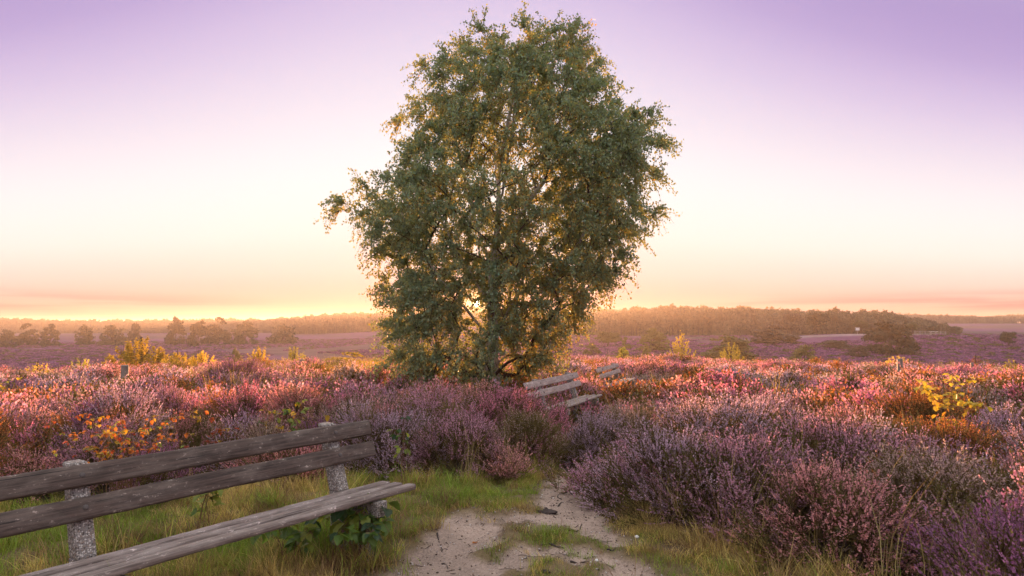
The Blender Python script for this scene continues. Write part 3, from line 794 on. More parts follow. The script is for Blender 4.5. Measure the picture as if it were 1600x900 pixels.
def build_pebbles():
    rng = np.random.default_rng(8); n = 26000
    x = rng.uniform(-1.4, 1.7, n); y = rng.uniform(2.6, 8.4, n); k = (soil_mask(x, y) > -0.06) & (poly_sd(CLEAR, x, y) > 0)
    x, y = x[k], y[k]; m = len(x); s = 0.0022 + 0.008 * rng.uniform(size=m) ** 6
    base = np.array([[0.30, 0.24, 0.21], [0.50, 0.45, 0.42], [0.10, 0.07, 0.055], [0.40, 0.31, 0.24], [0.16, 0.11, 0.085]])[rng.integers(0, 5, m)]
    o = scatter('gravel', peb_coll, np.stack([x, y, H(x, y) + 0.005 + s * 0.2], 1), rng.uniform(0, 6.28, (m, 3)) * np.array([0.1, 0.1, 1]), s, np.where((base[:, 0] < 0.2) & (rng.uniform(size=m) < 0.35), rng.integers(3, 5, m), rng.integers(0, 3, m)), base)
    tag(o, 'small pebbles and grit lying on the sand path', 'gravel', kind='stuff')
build_pebbles()

# ------------------------------------------------------------------ the birch
BARK = mat_noise('birch_bark', (0.46, 0.42, 0.38), (0.62, 0.58, 0.53), 5, 0.8, 0.4, stretch=(1, 1, 0.35), c3=(0.05, 0.04, 0.035))
TWIG = mat_noise('twig_bark', (0.075, 0.050, 0.038), (0.13, 0.09, 0.07), 9, 0.85, 0.2)
BIRCH_LEAF = mat_leaf('birch_leaf', [(0.0, (0.21, 0.34, 0.245)), (0.45, (0.275, 0.385, 0.235)), (0.75, (0.37, 0.39, 0.16)), (0.92, (0.46, 0.30, 0.07)), (1.0, (0.48, 0.25, 0.06))],
                      [(0.0, (0.28, 0.36, 0.09)), (0.5, (0.46, 0.42, 0.08)), (0.8, (0.66, 0.44, 0.06)), (1.0, (0.72, 0.36, 0.05))], 0.42, 0.45, 0.4, rnd=False)

def build_birch():
    rng = np.random.default_rng(77); D0 = TREE[1]; k = D0 / F_PX
    prof = np.array([(50, 770, 896), (66, 712, 930), (94, 668, 942), (120, 642, 958), (160, 612, 998), (200, 614, 1038), (240, 606, 1046), (280, 588, 1036), (308, 528, 1036),
                     (340, 545, 1022), (380, 566, 1000), (420, 588, 980), (460, 588, 946), (500, 600, 916), (540, 600, 888), (570, 612, 862), (596, 690, 820)], float)
    zz = (CAM_Z + (505 - prof[:, 0]) * k)[::-1]; xl = ((prof[:, 1] - 800) * k)[::-1]; xr = ((prof[:, 2] - 800) * k)[::-1]
    zg = float(H0(np.array([TREE[0]]), np.array([TREE[1]]))[0])
    axis_z = np.array([zg - 0.1, 1.0, 2.2, 3.4, 4.8, 6.2, 7.9]); axis_x = TREE[0] + np.array([0.0, 0.03, 0.10, 0.12, 0.22, 0.42, 0.72])
    def env(x, y, z):
        l = np.interp(z, zz, xl); r_ = np.interp(z, zz, xr); c = (l + r_) / 2; hw = (r_ - l) / 2
        return np.hypot((x - c) / hw, (y - D0) / (hw * 0.88 + 0.1))
    # clump centres with uneven spacing
    pts = []
    tries = 0
    while len(pts) < 760 and tries < 60000:
        tries += 1
        z = rng.uniform(0.30, zz[-1] - 0.10); l = np.interp(z, zz, xl); r_ = np.interp(z, zz, xr); hw = (r_ - l) / 2
        if rng.uniform() > (hw / 3.3) ** 1.2 + 0.1: continue
        th = rng.uniform(0, 2 * math.pi); rho = 0.93 * rng.uniform(0.02, 1) ** 0.42
        p = np.array([(l + r_) / 2 + math.cos(th) * rho * hw, D0 + math.sin(th) * rho * hw * 0.88, z])
        if rho < 0.8 and 4.0 < z < 6.4 and abs(p[0] - 0.15) < 1.1 and rng.uniform() < 0.45: continue      # open heart of the crown
        if fbm(np.array([p[0] * 0.9 + 3]), np.array([p[2] * 0.9 + p[1] * 0.5]), 91, 2)[0] < 0.33 and rng.uniform() < 0.6: continue
        if math.hypot((p[0] / p[1] * F_PX) + 55, (p[2] - CAM_Z) / p[1] * F_PX - 31) < 21: continue          # gap where the sun shines through
        dmin = 0.285 if rho > 0.6 else 0.40
        if pts and np.min(np.linalg.norm(np.array(pts) - p, axis=1)) < dmin: continue
        pts.append(p)
    for e in [(512, 318, 0.2), (530, 312, -0.3), (556, 330, 0.4), (610, 172, 0.1), (1043, 212, 0.0), (1040, 318, 0.3), (700, 74, 0.2), (850, 48, 0), (905, 58, 0.2), (780, 58, -0.2), (600, 562, -0.4), (612, 548, 0.6), (640, 572, -0.6)]:
        pts.append(np.array([(e[0] + (12 if e[0] < 780 else -12) - 800) * k, D0 + e[2], CAM_Z + (505 - e[1] - 8) * k]))
    pts = np.array(pts)
    # skeleton nodes
    nodes = []; par = []; kind = []
    def chain(P, parent, kd):
        ids = []
        for p in P:
            nodes.append(np.array(p, float)); par.append(parent); kind.append(kd); parent = len(nodes) - 1; ids.append(parent)
        return ids
    zs = np.linspace(axis_z[0], axis_z[-1], 26)
    tr = chain(np.stack([np.interp(zs, axis_z, axis_x) + 0.03 * np.sin(zs * 2.1), D0 + 0.05 * np.sin(zs * 1.3 + 1), zs], 1), -1, 0)
    def limb(z0, to, n=12, kd=1):
        i0 = tr[int(np.argmin(np.abs(zs - z0)))]; a = nodes[i0]; b = np.array(to); t = np.linspace(0, 1, n + 1)[1:, None]
        mid = a * 0.55 + b * 0.45 + np.array([(b[0] - a[0]) * 0.18, (b[1] - a[1]) * 0.18, -0.05 * abs(b[2] - a[2])])
        P = (1 - t) ** 2 * a + 2 * t * (1 - t) * mid + t * t * b + rng.normal(0, 0.02, (n, 3))
        return chain(P, i0, kd)
    limbs = [limb(2.6, (-1.55, D0 - 0.5, 7.2), 16), limb(3.3, (1.75, D0 + 0.4, 7.0), 16), limb(2.0, (-2.2, D0 + 0.8, 5.4), 14), limb(2.9, (2.4, D0 - 0.7, 5.9), 14),
             limb(3.9, (0.2, D0 - 1.5, 7.3), 12), limb(4.2, (-0.5, D0 + 1.5, 7.6), 12), limb(1.4, (1.6, D0 - 1.0, 3.6), 12), limb(1.3, (-2.4, D0 - 0.6, 3.9), 14), limb(1.1, (0.4, D0 - 1.6, 2.8), 10),
             limb(0.4, (-1.7, D0 + 0.3, 1.9), 10), limb(0.5, (0.9, D0 - 0.4, 1.8), 10)]
    order = np.argsort(np.hypot(pts[:, 0] - np.interp(pts[:, 2], axis_z, axis_x), pts[:, 1] - D0))
    tips = []
    for i in order:
        p = pts[i]; NN = np.array(nodes); dv = p - NN; hd = np.hypot(dv[:, 0], dv[:, 1]); dist = np.linalg.norm(dv, axis=1)
        pen = dist + 1.6 * np.clip(hd * 0.55 - dv[:, 2], 0, None)
        pen = np.where(NN[:, 2] < zg + 0.25, pen + 2.0, pen)
        j = int(np.argmin(pen)); a = NN[j]; n = max(2, int(dist[j] / 0.22)); t = np.linspace(0, 1, n + 1)[1:, None]
        mid = (a + p) / 2 + np.array([0, 0, 0.10 * dist[j]]) + rng.normal(0, 0.05 * dist[j], 3)
        ids = chain((1 - t) ** 2 * a + 2 * t * (1 - t) * mid + t * t * p, j, 2); tips.append(ids[-1])
    cnt = np.zeros(len(nodes))
    for tnode in tips:
        q_ = tnode
        while q_ >= 0: cnt[q_] += 1; q_ = par[q_]
    rad = 0.0052 * np.maximum(cnt, 0.6) ** 0.52
    root = empty('birch_tree', (0, 0, 0)); root.location = (TREE[0], TREE[1], zg); off = np.array([TREE[0], TREE[1], zg])
    tag(root, 'tall full birch standing on the heath with the sun behind it', 'tree')
    NN = np.array(nodes)
    q = QB(); R0 = np.maximum(rad[tr], 0.018) * 1.25; R0[:3] *= np.array([1.5, 1.2, 1.05]); q.tube(NN[tr] - off, R0, 8, 0, 0.5)
    trunk = obj('trunk', q.mesh('trunk', [BARK], True), root)
    for L_ in limbs:
        q = QB(); ids = [par[L_[0]]] + L_; q.tube(NN[ids] - off, np.maximum(rad[ids], 0.010) * np.where(np.arange(len(ids)) == 0, 0.9, 1.0), 6, 0, 0.5)
        obj('limb', q.mesh('limb', [BARK], True), trunk)
    q = QB()
    ch = {}
    for i, p_ in enumerate(par): ch.setdefault(p_, []).append(i)
    for i in range(len(nodes)):
        if kind[i] == 2 and (kind[par[i]] != 2 or ch[par[i]][0] != i):
            ids = [par[i], i]; c = i
            while c in ch: c = ch[c][0]; ids.append(c)
            q.tube(NN[ids] - off, np.minimum(rad[ids], rad[i]), 4, 0, 0.5)
    # drooping twigs with their leaves
    lq = QB(); C_ = []; A_ = []; B_ = []; v_ = []
    for i, p in enumerate(pts):
        ax = np.array([np.interp(p[2], axis_z, axis_x), D0, p[2]]); out = p - ax; out[2] = 0; out /= np.linalg.norm(out) + 0.2
        autumn = 0.12 * rng.uniform() + (0.20 if fbm(np.array([p[0] * 0.8]), np.array([p[2] * 0.8 + p[1]]), 95, 2)[0] > 0.57 else 0)
        nt = rng.integers(12, 17)
        for t_ in range(nt):
            d = out * rng.uniform(0.1, 0.9) + rng.normal(0, 0.55, 3) + np.array([0, 0, 0.28 if p[2] < 7.2 else 0.55]); d /= np.linalg.norm(d) + 1e-6
            ln = rng.uniform(0.28, 0.62); t = np.linspace(0, 1, 4)[:, None]; dr = rng.uniform(0.10, 0.42) * (0.4 if p[2] > 7.4 else 1.0)
            P = p + d * ln * t + np.array([0, 0, -1.0]) * dr * t * t
            q.tube(P[[0, 2, 3]] - off, [0.0042, 0.0030, 0.0016], 3, 0, 0.5)
            m = rng.integers(20, 31); u = rng.uniform(0.12, 1.04, m)
            c = np.stack([np.interp(u, t[:, 0], P[:, a_]) for a_ in range(3)], 1) + rng.normal(0, 0.030, (m, 3))
            a = np.array([0, 0, -0.75]) + rng.normal(0, 0.55, (m, 3)); a /= np.linalg.norm(a, axis=1, keepdims=True)
            b = np.cross(a, rot_any(rng, m)); b /= np.linalg.norm(b, axis=1, keepdims=True) + 1e-6
            s_ = rng.uniform(0.75, 1.2, (m, 1))
            C_.append(c - off); A_.append(a * 0.029 * s_); B_.append(b * 0.0205 * s_); v_.append(np.clip(rng.normal(0.30, 0.16, m) + autumn * rng.uniform(0, 1.6, m), 0, 1))
    obj('twigs', q.mesh('twigs', [TWIG], True), root)['kind'] = 'stuff'
    C_ = np.vstack(C_); A_ = np.vstack(A_); B_ = np.vstack(B_)
    nrm = np.cross(A_, B_); nrm /= np.linalg.norm(nrm, axis=1, keepdims=True) + 1e-9
    lq.folded(C_, A_, B_, nrm * 0.006, 0, np.concatenate(v_))
    obj('crown', lq.mesh('crown', [BIRCH_LEAF]), root)['kind'] = 'stuff'
    print('birch leaves', len(C_), 'clumps', len(pts))
build_birch()

# ------------------------------------------------------------------ benches
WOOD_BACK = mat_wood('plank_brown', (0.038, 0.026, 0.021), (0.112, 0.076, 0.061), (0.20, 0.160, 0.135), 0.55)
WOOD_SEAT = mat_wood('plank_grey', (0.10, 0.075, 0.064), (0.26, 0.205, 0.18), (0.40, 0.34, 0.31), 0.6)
WOOD_PALE = mat_wood('plank_pale', (0.24, 0.18, 0.16), (0.38, 0.30, 0.27), (0.50, 0.42, 0.39), 0.6)
CONCRETE = mat_aggregate('washed_concrete')
BOLT = mat_plain('bolt_iron', (0.10, 0.085, 0.08), 0.5)

def plank_mesh(L_, w, t, mat, seed):
    """rounded board, length along X, width along Z, thickness along Y, edges worn uneven"""
    rng = np.random.default_rng(seed); n = 46; r = min(0.011, t * 0.30)
    sec = []
    for cx, cz, a0 in ((t / 2 - r, w / 2 - r, 0), (-t / 2 + r, w / 2 - r, 90), (-t / 2 + r, -w / 2 + r, 180), (t / 2 - r, -w / 2 + r, 270)):
        for a in (0, 45, 90): sec.append((cx + r * math.cos(R_(a0 + a)), cz + r * math.sin(R_(a0 + a))))
    sec = np.array(sec); k = len(sec); xs = np.concatenate([[-L_ / 2, -L_ / 2 + 0.004], np.linspace(-L_ / 2 + 0.02, L_ / 2 - 0.02, n - 4), [L_ / 2 - 0.004, L_ / 2]])
    V = []
    for i, x in enumerate(xs):
        f = 0.90 if i in (0, len(xs) - 1) else 1.0
        wob = np.array([0.0012 * math.sin(x * 7 + seed), 0.0016 * math.sin(x * 5 + seed * 2)])
        jit = rng.normal(0, 0.0010, (k, 2))
        p = sec * np.array([1 - (1 - f) * 0.5, 1 - (1 - f) * 0.25]) + wob + jit
        V.append(np.stack([np.full(k, x), p[:, 0], p[:, 1]], 1))
    V = np.vstack(V); m = len(xs); i = np.arange(m - 1)[:, None] * k; j = np.arange(k)[None]; j2 = (j + 1) % k
    Q = np.stack([i + j, i + j2, i + k + j2, i + k + j], -1).reshape(-1, 4)
    b = len(V); V = np.vstack([V, [[xs[0], 0, 0], [xs[-1], 0, 0]]]); ex = []
    for q_ in range(0, k, 2):
        ex.append([b, (q_ + 2) % k, (q_ + 1) % k, q_]); o = (m - 1) * k; ex.append([b + 1, o + q_, o + (q_ + 1) % k, o + (q_ + 2) % k])
    Q = np.vstack([Q, ex])
    return mk_mesh('plank', V, Q[:, ::-1], [mat], None, None, True)

def hexa(q, prof, u0, u1):
    """prism of a 4-corner profile (v forward, z) between u0 and u1; v is stored along -Y"""
    P = np.array([[u, -v, z] for u in (u0, u1) for v, z in prof])
    q.add(P, [[0, 1, 2, 3], [7, 6, 5, 4], [0, 4, 5, 1], [1, 5, 6, 2], [2, 6, 7, 3], [3, 7, 4, 0]])

def support_mesh():
    q = QB()
    hexa(q, [(0.15, -0.06), (0.27, -0.06), (0.218, 0.40), (0.105, 0.40)], -0.044, 0.044)
    hexa(q, [(0.107, 0.398), (0.216, 0.398), (0.056, 0.826), (-0.030, 0.826)], -0.042, 0.042)
    hexa(q, [(0.12, 0.27), (0.585, 0.305), (0.585, 0.400), (0.12, 0.362)], -0.040, 0.040)
    hexa(q, [(0.40, -0.06), (0.49, -0.06), (0.49, 0.33), (0.40, 0.33)], -0.038, 0.038)
    return q.mesh('support', [CONCRETE])
SUPPORT = support_mesh()
def bolt_mesh():
    q = QB(); q.tube(np.array([[0, 0, 0], [0, -0.004, 0], [0, -0.007, 0]], float), [0.014, 0.013, 0.006], 8, 0, 0.5, True); return q.mesh('bolt', [BOLT], True)
BOLT_ME = bolt_mesh()

def bench(x, y, ang, label, back, seat, seed, half=1.03):
    zg = float(H0(np.array([x]), np.array([y]))[0])
    root = empty('park_bench', (x, y, zg), ang); tag(root, label, 'bench', 'benches along the path')
    lean = math.atan2(0.17, 0.444)
    for n, (z, v) in enumerate(((0.766, 0.095), (0.624, 0.149))):
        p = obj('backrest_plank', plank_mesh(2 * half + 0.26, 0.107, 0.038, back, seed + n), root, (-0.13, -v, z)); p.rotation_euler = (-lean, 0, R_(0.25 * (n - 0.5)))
        for u in (-0.735, 0.735):
            b = obj('bolt', BOLT_ME, p, (u + 0.13, -0.0185, 0.0))
    for n, v in enumerate((0.285, 0.402, 0.519)):
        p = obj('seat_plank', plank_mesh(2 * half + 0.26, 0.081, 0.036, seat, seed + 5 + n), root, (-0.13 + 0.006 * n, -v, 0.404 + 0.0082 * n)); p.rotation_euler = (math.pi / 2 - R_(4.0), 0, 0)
    for u in (-0.735, 0.735):
        s_ = obj('support', SUPPORT, root, (u, 0, 0)); bv = s_.modifiers.new('edge', 'BEVEL'); bv.width = 0.010; bv.segments = 2; bv.limit_method = 'ANGLE'
    return root
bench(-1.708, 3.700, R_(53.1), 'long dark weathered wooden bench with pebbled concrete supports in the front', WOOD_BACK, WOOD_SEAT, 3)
bench(*BENCH2, 'pale wooden bench half sunk in heather to the right of the birch', WOOD_PALE, WOOD_PALE, 23)
bench(*BENCH3, 'smallest and farthest wooden bench, on the path beyond the second bench', WOOD_PALE, WOOD_PALE, 43)

# ------------------------------------------------------------------ leafy plants
LEAFQ = {}
from mathutils import Euler
def leaf_mesh(name, mat, ln=0.06, w=0.046, serr=0.08, fold=0.18, lobes=0, seed=0):
    rng = np.random.default_rng(seed); n = 9; t = np.linspace(0, 1, n)
    prof = np.sin(np.pi * np.clip(t, 0, 1) ** 0.8) ** 0.75
    if lobes: prof = prof * (0.72 + 0.38 * np.abs(np.sin(t * math.pi * lobes)))
    prof = prof * (1 + serr * ((np.arange(n) % 2) * 2 - 1)); prof[0] = 0.04; prof[-1] = 0.02
    mid = np.stack([t * ln, 0 * t, -0.25 * ln * t * t], 1)
    V = [];
    for s_ in (-1, -0.5, 0, 0.5, 1):
        p = mid.copy(); p[:, 1] += s_ * prof * w / 2; p[:, 2] += abs(s_) * prof * w * fold + rng.normal(0, ln * 0.008, n); V.append(p)
    V = np.stack(V, 1).reshape(-1, 3); i = np.arange(n - 1)[:, None] * 5; j = np.arange(4)[None]
    Q = np.stack([i + j, i + j + 1, i + 5 + j + 1, i + 5 + j], -1).reshape(-1, 4)
    q = QB(); LEAFQ[name] = q; q.add(V, Q, 0, 0.5); q.tube(np.array([[-0.45 * ln, 0, -0.004], [-0.2 * ln, 0, 0.001], [0, 0, 0]]), [0.0011, 0.001, 0.0009], 3, 1, 0.5)
    return q.mesh(name, [mat, CANE])
CANE = mat_noise('cane', (0.14, 0.075, 0.045), (0.24, 0.13, 0.075), 20, 0.6, 0.1)
def flatleaf(name, c, t): return mat_leaf(name, [(0, tuple(x * 0.8 for x in c)), (1, c)], [(0, t), (1, t)], 0.45, 0.42, 0.4)
LM = {'green': flatleaf('leaf_green', (0.115, 0.20, 0.045), (0.22, 0.32, 0.04)), 'deep': flatleaf('leaf_deep_green', (0.045, 0.095, 0.045), (0.10, 0.18, 0.03)),
      'lime': flatleaf('leaf_lime', (0.24, 0.30, 0.05), (0.40, 0.42, 0.05)), 'gold': flatleaf('leaf_gold', (0.55, 0.36, 0.045), (0.70, 0.44, 0.04)),
      'orange': flatleaf('leaf_orange', (0.52, 0.19, 0.03), (0.70, 0.24, 0.03)), 'red': flatleaf('leaf_red', (0.32, 0.07, 0.03), (0.50, 0.10, 0.03)), 'yellow': flatleaf('leaf_yellow', (0.62, 0.50, 0.06), (0.75, 0.58, 0.05))}
LEAF = {k_: leaf_mesh('leaf_' + k_, m_, seed=i) for i, (k_, m_) in enumerate(LM.items())}
LEAF['maple'] = leaf_mesh('leaf_maple', LM['yellow'], 0.085, 0.085, 0.18, 0.12, 2.5, 9)
LEAF['maple_gold'] = leaf_mesh('leaf_maple_gold', LM['gold'], 0.080, 0.078, 0.18, 0.12, 2.5, 10)

def leafy_plant(name, label, cat, x, y, height, spread, canes, per, cols, size=1.0, arch=0.5, seed=0, group=None, zoff=0.0, bias=(0, 0), crad=0.0028):
    rng = np.random.default_rng(seed); zg = float(H(np.array([x]), np.array([y]))[0])
    root = empty(name, (x, y, zg)); tag(root, label, cat, group); count = 0; rest = {}
    for c in range(canes):
        ph = rng.uniform(0, 6.28); d = np.array([math.cos(ph) + bias[0], math.sin(ph) + bias[1], 0]); L_ = spread * rng.uniform(0.5, 1.0); h = height * rng.uniform(0.7, 1.05)
        t = np.linspace(0, 1, 8)[:, None]
        P = np.array([rng.normal(0, 0.05), rng.normal(0, 0.05), -0.02]) + d * L_ * t ** 1.4 + np.array([0, 0, 1]) * h * (np.sin(t * math.pi * (0.5 + 0.28 * arch))) + rng.normal(0, 0.008, (8, 3)) * t
        q = QB(); q.tube(P, np.linspace(crad, crad * 0.45, 8), 5, 0, rng.uniform()); obj('cane', q.mesh('cane', [CANE], True), root)
        for k in range(per):
            u = rng.uniform(0.28, 1.0); p = np.array([np.interp(u, t[:, 0], P[:, a]) for a in range(3)])
            col = cols[rng.integers(0, len(cols))]; a = rng.uniform(0, 6.28)
            for lf in range(3 if rng.uniform() < 0.55 and not col.startswith('maple') else 1):
                lp = p + np.array([math.cos(a), math.sin(a), 0.15]) * 0.03 * size
                aa = a + (0, 1.15, -1.15)[lf]
                eu = (rng.normal(0, 0.35), rng.normal(0.25, 0.4), aa); s_ = size * rng.uniform(0.7, 1.15) * (1 if lf == 0 else 0.85); count += 1
                if count <= 290:
                    o = obj('leaf', LEAF[col], root, lp); o.rotation_euler = eu; o.scale = (s_, s_, s_)
                else:
                    V, Q, M, A = LEAFQ['leaf_' + col].arrays(); rest.setdefault(col, QB()); g = rest[col]
                    g.V.append((V * s_) @ np.array(Euler(eu).to_matrix()).T + lp); g.Q.append(Q + g.n); g.M.append(M); g.A.append(A); g.n += len(V)
    for col, g in rest.items():
        obj('leaf_mass', g.mesh('leaf_mass', list(LEAF[col].materials)), root)['kind'] = 'stuff'
    return root
gx, gy = gnd(566, 876); leafy_plant('bramble', 'dark green bramble growing under the right end of the bench seat', 'bramble', gx, gy, 0.38, 0.32, 10, 7, ['deep', 'green', 'green', 'green', 'lime'], 1.55, 0.6, 1)
gx, gy = gnd(455, 893); leafy_plant('bramble', 'bright green bramble seedling in the grass under the middle of the seat', 'bramble', gx, gy, 0.30, 0.24, 7, 5, ['lime', 'green', 'green'], 1.25, 0.5, 2)
gx, gy = gnd(318, 836); leafy_plant('bramble', 'light green bramble shoot seen between backrest and seat', 'bramble', gx, gy, 0.36, 0.18, 5, 5, ['lime', 'lime', 'green'], 1.3, 0.3, 3)
leafy_plant('bramble', 'orange and yellow autumn bramble thicket behind the bench backrest', 'bramble', at(205, 5.2), 5.2, 0.80, 0.70, 26, 11, ['gold', 'orange', 'orange', 'red', 'gold', 'orange', 'lime'], 0.60, 0.5, 4)
leafy_plant('bramble', 'pale green bramble arching in the heather behind the right bench support', 'bramble', at(462, 6.6), 6.6, 0.78, 0.45, 7, 6, ['lime', 'green', 'gold'], 0.95, 0.6, 5)
leafy_plant('bramble', 'pale green bramble tip poking from the heather right of the backrest', 'bramble', at(632, 5.75), 5.75, 0.70, 0.14, 3, 4, ['lime', 'green', 'deep'], 1.0, 0.3, 6)
leafy_plant('bramble', 'small orange leaved bramble in the pink heather above the bench middle', 'bramble', at(345, 6.4), 6.4, 0.74, 0.30, 5, 5, ['orange', 'gold', 'red'], 0.9, 0.4, 7)
leafy_plant('maple_sapling', 'low sapling with big bright yellow leaves in the heather at right', 'sapling', at(1478, 6.9), 6.9, 1.14, 0.50, 9, 16, ['maple', 'maple', 'maple_gold', 'maple'], 0.78, 0.35, 8, bias=(0.1, 0))
leafy_plant('maple_sapling', 'sparse yellow leaved sapling at the left edge of the heath', 'sapling', at(-12, 11.0), 11.0, 0.92, 0.5, 6, 10, ['maple', 'maple_gold', 'lime'], 0.8, 0.4, 9)

# ------------------------------------------------------------------ trees and shrubs farther off
def foliage(q, rng, n, lobes, size, m=0, drop=0.0):
    """leaf faces on the shells of overlapping lobes (cx,cy,cz,r)"""
    lobes = np.array(lobes); w = lobes[:, 3] ** 2; w /= w.sum(); li = rng.choice(len(lobes), n, p=w)
    D = rot_any(rng, n); D[:, 2] = np.where(D[:, 2] < -0.25, -D[:, 2] * 0.6, D[:, 2])
    C = lobes[li, :3] + D * (lobes[li, 3] * rng.uniform(0.62, 1.08, n))[:, None]
    A = rot_any(rng, n); A = A - D * (A * D).sum(1, keepdims=True) * 0.6; A /= np.linalg.norm(A, axis=1, keepdims=True)
    B = np.cross(A, D + 0.5 * rot_any(rng, n)); B /= np.linalg.norm(B, axis=1, keepdims=True) + 1e-6
    s_ = size * rng.uniform(0.6, 1.3, (n, 1)); lv = rng.uniform(-0.18, 0.18, len(lobes))
    q.diamonds(C, A * s_, B * s_ * 0.75, m, np.clip(rng.normal(0.5, 0.2, n) + lv[li], 0, 1))

def shoots(q, rng, n, size, m=0, ns=46):
    """many upright shoots with leaves scattered along them: an open, spiky shrub"""
    ph = rng.uniform(0, 6.28, ns); rad = rng.uniform(0, 1, ns) ** 0.6; top = (1.0 - 0.62 * rad ** 1.6) * rng.uniform(0.72, 1.0, ns)
    li = rng.integers(0, ns, n); t = rng.uniform(0.04, 1.0, n) ** 0.85; lean = 0.47 * rad[li] * (0.45 + 0.55 * t)
    C = np.stack([np.cos(ph[li]) * lean, np.sin(ph[li]) * lean, top[li] * t], 1) + rng.normal(0, 0.030, (n, 3)) * (1.15 - 0.75 * t)[:, None]
    A = rot_any(rng, n) + np.array([0, 0, 0.3]); A /= np.linalg.norm(A, axis=1, keepdims=True)
    B = np.cross(A, rot_any(rng, n)); B /= np.linalg.norm(B, axis=1, keepdims=True) + 1e-6
    s_ = size * 0.62 * rng.uniform(0.6, 1.3, (n, 1)); lv = rng.uniform(-0.2, 0.2, ns)
    q.diamonds(C, A * s_, B * s_ * 0.75, m, np.clip(rng.normal(0.5, 0.2, n) + lv[li], 0, 1))

def lobes_for(kind, rng):
    L_ = []
    if kind == 'round':
        for i in range(26):
            d = rot_any(rng, 1)[0]; r = rng.uniform(0.12, 0.20); c = d * np.array([0.5 - r, 0.5 - r, 0.42 - r * 0.6]) * rng.uniform(0.55, 1.0); L_.append((c[0], c[1], max(0.56 + c[2], r * 0.7), r))
    elif kind == 'dome':
        for i in range(64):
            d = rot_any(rng, 1)[0]; d[2] = abs(d[2]); r = rng.uniform(0.06, 0.15); c = d * np.array([0.5 - r, 0.5 - r, 1.0 - r]) * rng.uniform(0.6, 1.0); L_.append((c[0], c[1], max(c[2], r * 0.6), r))
    elif kind == 'cone':
        for i in range(30):
            z = rng.uniform(0.06, 0.95); rr = 0.47 * (1 - z) ** 0.7 * min(1, z * 5 + 0.4); a = rng.uniform(0, 6.28); r = 0.06 + 0.10 * (1 - z)
            L_.append((math.cos(a) * max(0, rr - r * 0.6), math.sin(a) * max(0, rr - r * 0.6), z, r))
    elif kind == 'tall':
        for i in range(24):
            d = rot_any(rng, 1)[0]; r = rng.uniform(0.10, 0.19); c = d * np.array([0.5 - r, 0.5 - r, 0.36]) * rng.uniform(0.4, 1.0); L_.append((c[0], c[1], 0.62 + c[2] * 0.95, r))
    elif kind == 'pine':
        for i in range(15):
            d = rot_any(rng, 1)[0]; r = rng.uniform(0.12, 0.2); c = d * np.array([0.36, 0.36, 0.18]) * rng.uniform(0.4, 1.0); L_.append((c[0], c[1], 0.78 + c[2], r))
    return L_
def fol_mat(name, c, t, trans=0.4):
    return mat_leaf(name, [(0, tuple(x * 0.6 for x in c)), (0.5, c), (1, tuple(min(1, x * 1.45) for x in c))], [(0, tuple(x * 0.7 for x in t)), (1, t)], trans, 0.6, 0.2)
FM = {'dark': fol_mat('foliage_dark', (0.058, 0.064, 0.036), (0.14, 0.12, 0.035), 0.25), 'olive': fol_mat('foliage_olive', (0.115, 0.112, 0.045), (0.42, 0.32, 0.05), 0.22),
      'yellow': fol_mat('foliage_yellow', (0.50, 0.40, 0.07), (0.85, 0.60, 0.07), 0.58), 'lime': fol_mat('foliage_lime', (0.36, 0.36, 0.07), (0.66, 0.56, 0.07), 0.55),
      'brown': fol_mat('foliage_brown', (0.090, 0.070, 0.055), (0.16, 0.11, 0.06), 0.25), 'red': fol_mat('foliage_red', (0.28, 0.11, 0.085), (0.42, 0.14, 0.07)), 'forest': fol_mat('foliage_forest', (0.125, 0.115, 0.068), (0.28, 0.20, 0.06))}
_crowns = {}
def crown_mesh(kind, col, var, n, size):
    key = (kind, col, var)
    if key not in _crowns:
        rng = np.random.default_rng(500 + var * 7 + len(kind)); q = QB()
        if kind == 'loose': shoots(q, rng, n, size)
        else: foliage(q, rng, n, lobes_for(kind, rng), size)
        _crowns[key] = q.mesh('crown', [FM[col]])
    return _crowns[key]
def trunk_mesh(kind, var):
    key = ('trunk', kind, var)
    if key not in _crowns:
        rng = np.random.default_rng(900 + var); q = QB(); top = {'dome': 0.5, 'loose': 0.9, 'cone': 0.85}.get(kind, 0.75)
        z = np.linspace(-0.06, top, 6); q.tube(np.stack([0.02 * np.sin(z * 5 + var), 0.02 * np.cos(z * 4), z], 1), np.linspace(0.035, 0.008, 6), 6, 0, 0.5)
        for i in range(7):
            a = rng.uniform(0, 6.28); z0 = rng.uniform(0.05, top * 0.6); l = rng.uniform(0.10, 0.24)
            q.tube(np.array([[0, 0, z0], [math.cos(a) * l * 0.5, math.sin(a) * l * 0.5, z0 + 0.10], [math.cos(a) * l, math.sin(a) * l, z0 + 0.24]]), [0.012, 0.008, 0.004], 4, 0, 0.5)
        _crowns[key] = q.mesh('trunk', [TWIG], True)
    return _crowns[key]
def tree(name, label, cat, px, ytop, wpx, depth, kind, col, var=0, group=None, n=3600, size=0.03, sink=0.0):
    x = at(px, depth); zg = float(H0(np.array([x]), np.array([depth]))[0]) - sink; h = max(0.4, ztop(ytop, depth) - zg); w = wpx / F_PX * depth
    root = empty(name, (x, depth, zg), (px * 0.37) % 6.28); root.scale = (w, w, h); tag(root, label, cat, group)
    obj('trunk', trunk_mesh(kind, var), root); obj('crown', crown_mesh(kind, col, var, n, size), root)['kind'] = 'stuff'
    return root
V_ = 'valley trees'; S_ = 'shrubs on the plateau rim'
tree('broadleaf_tree', 'big dark round tree in the dip at right, before the purple slope', 'tree', 1388, 496, 90, 135, 'dome', 'dark', 0, V_, 5200, 0.030)
tree('broadleaf_tree', 'brown purple domed tree right of the wide green shrub', 'tree', 1206, 506, 88, 165, 'dome', 'brown', 1, V_, 4200, 0.032)
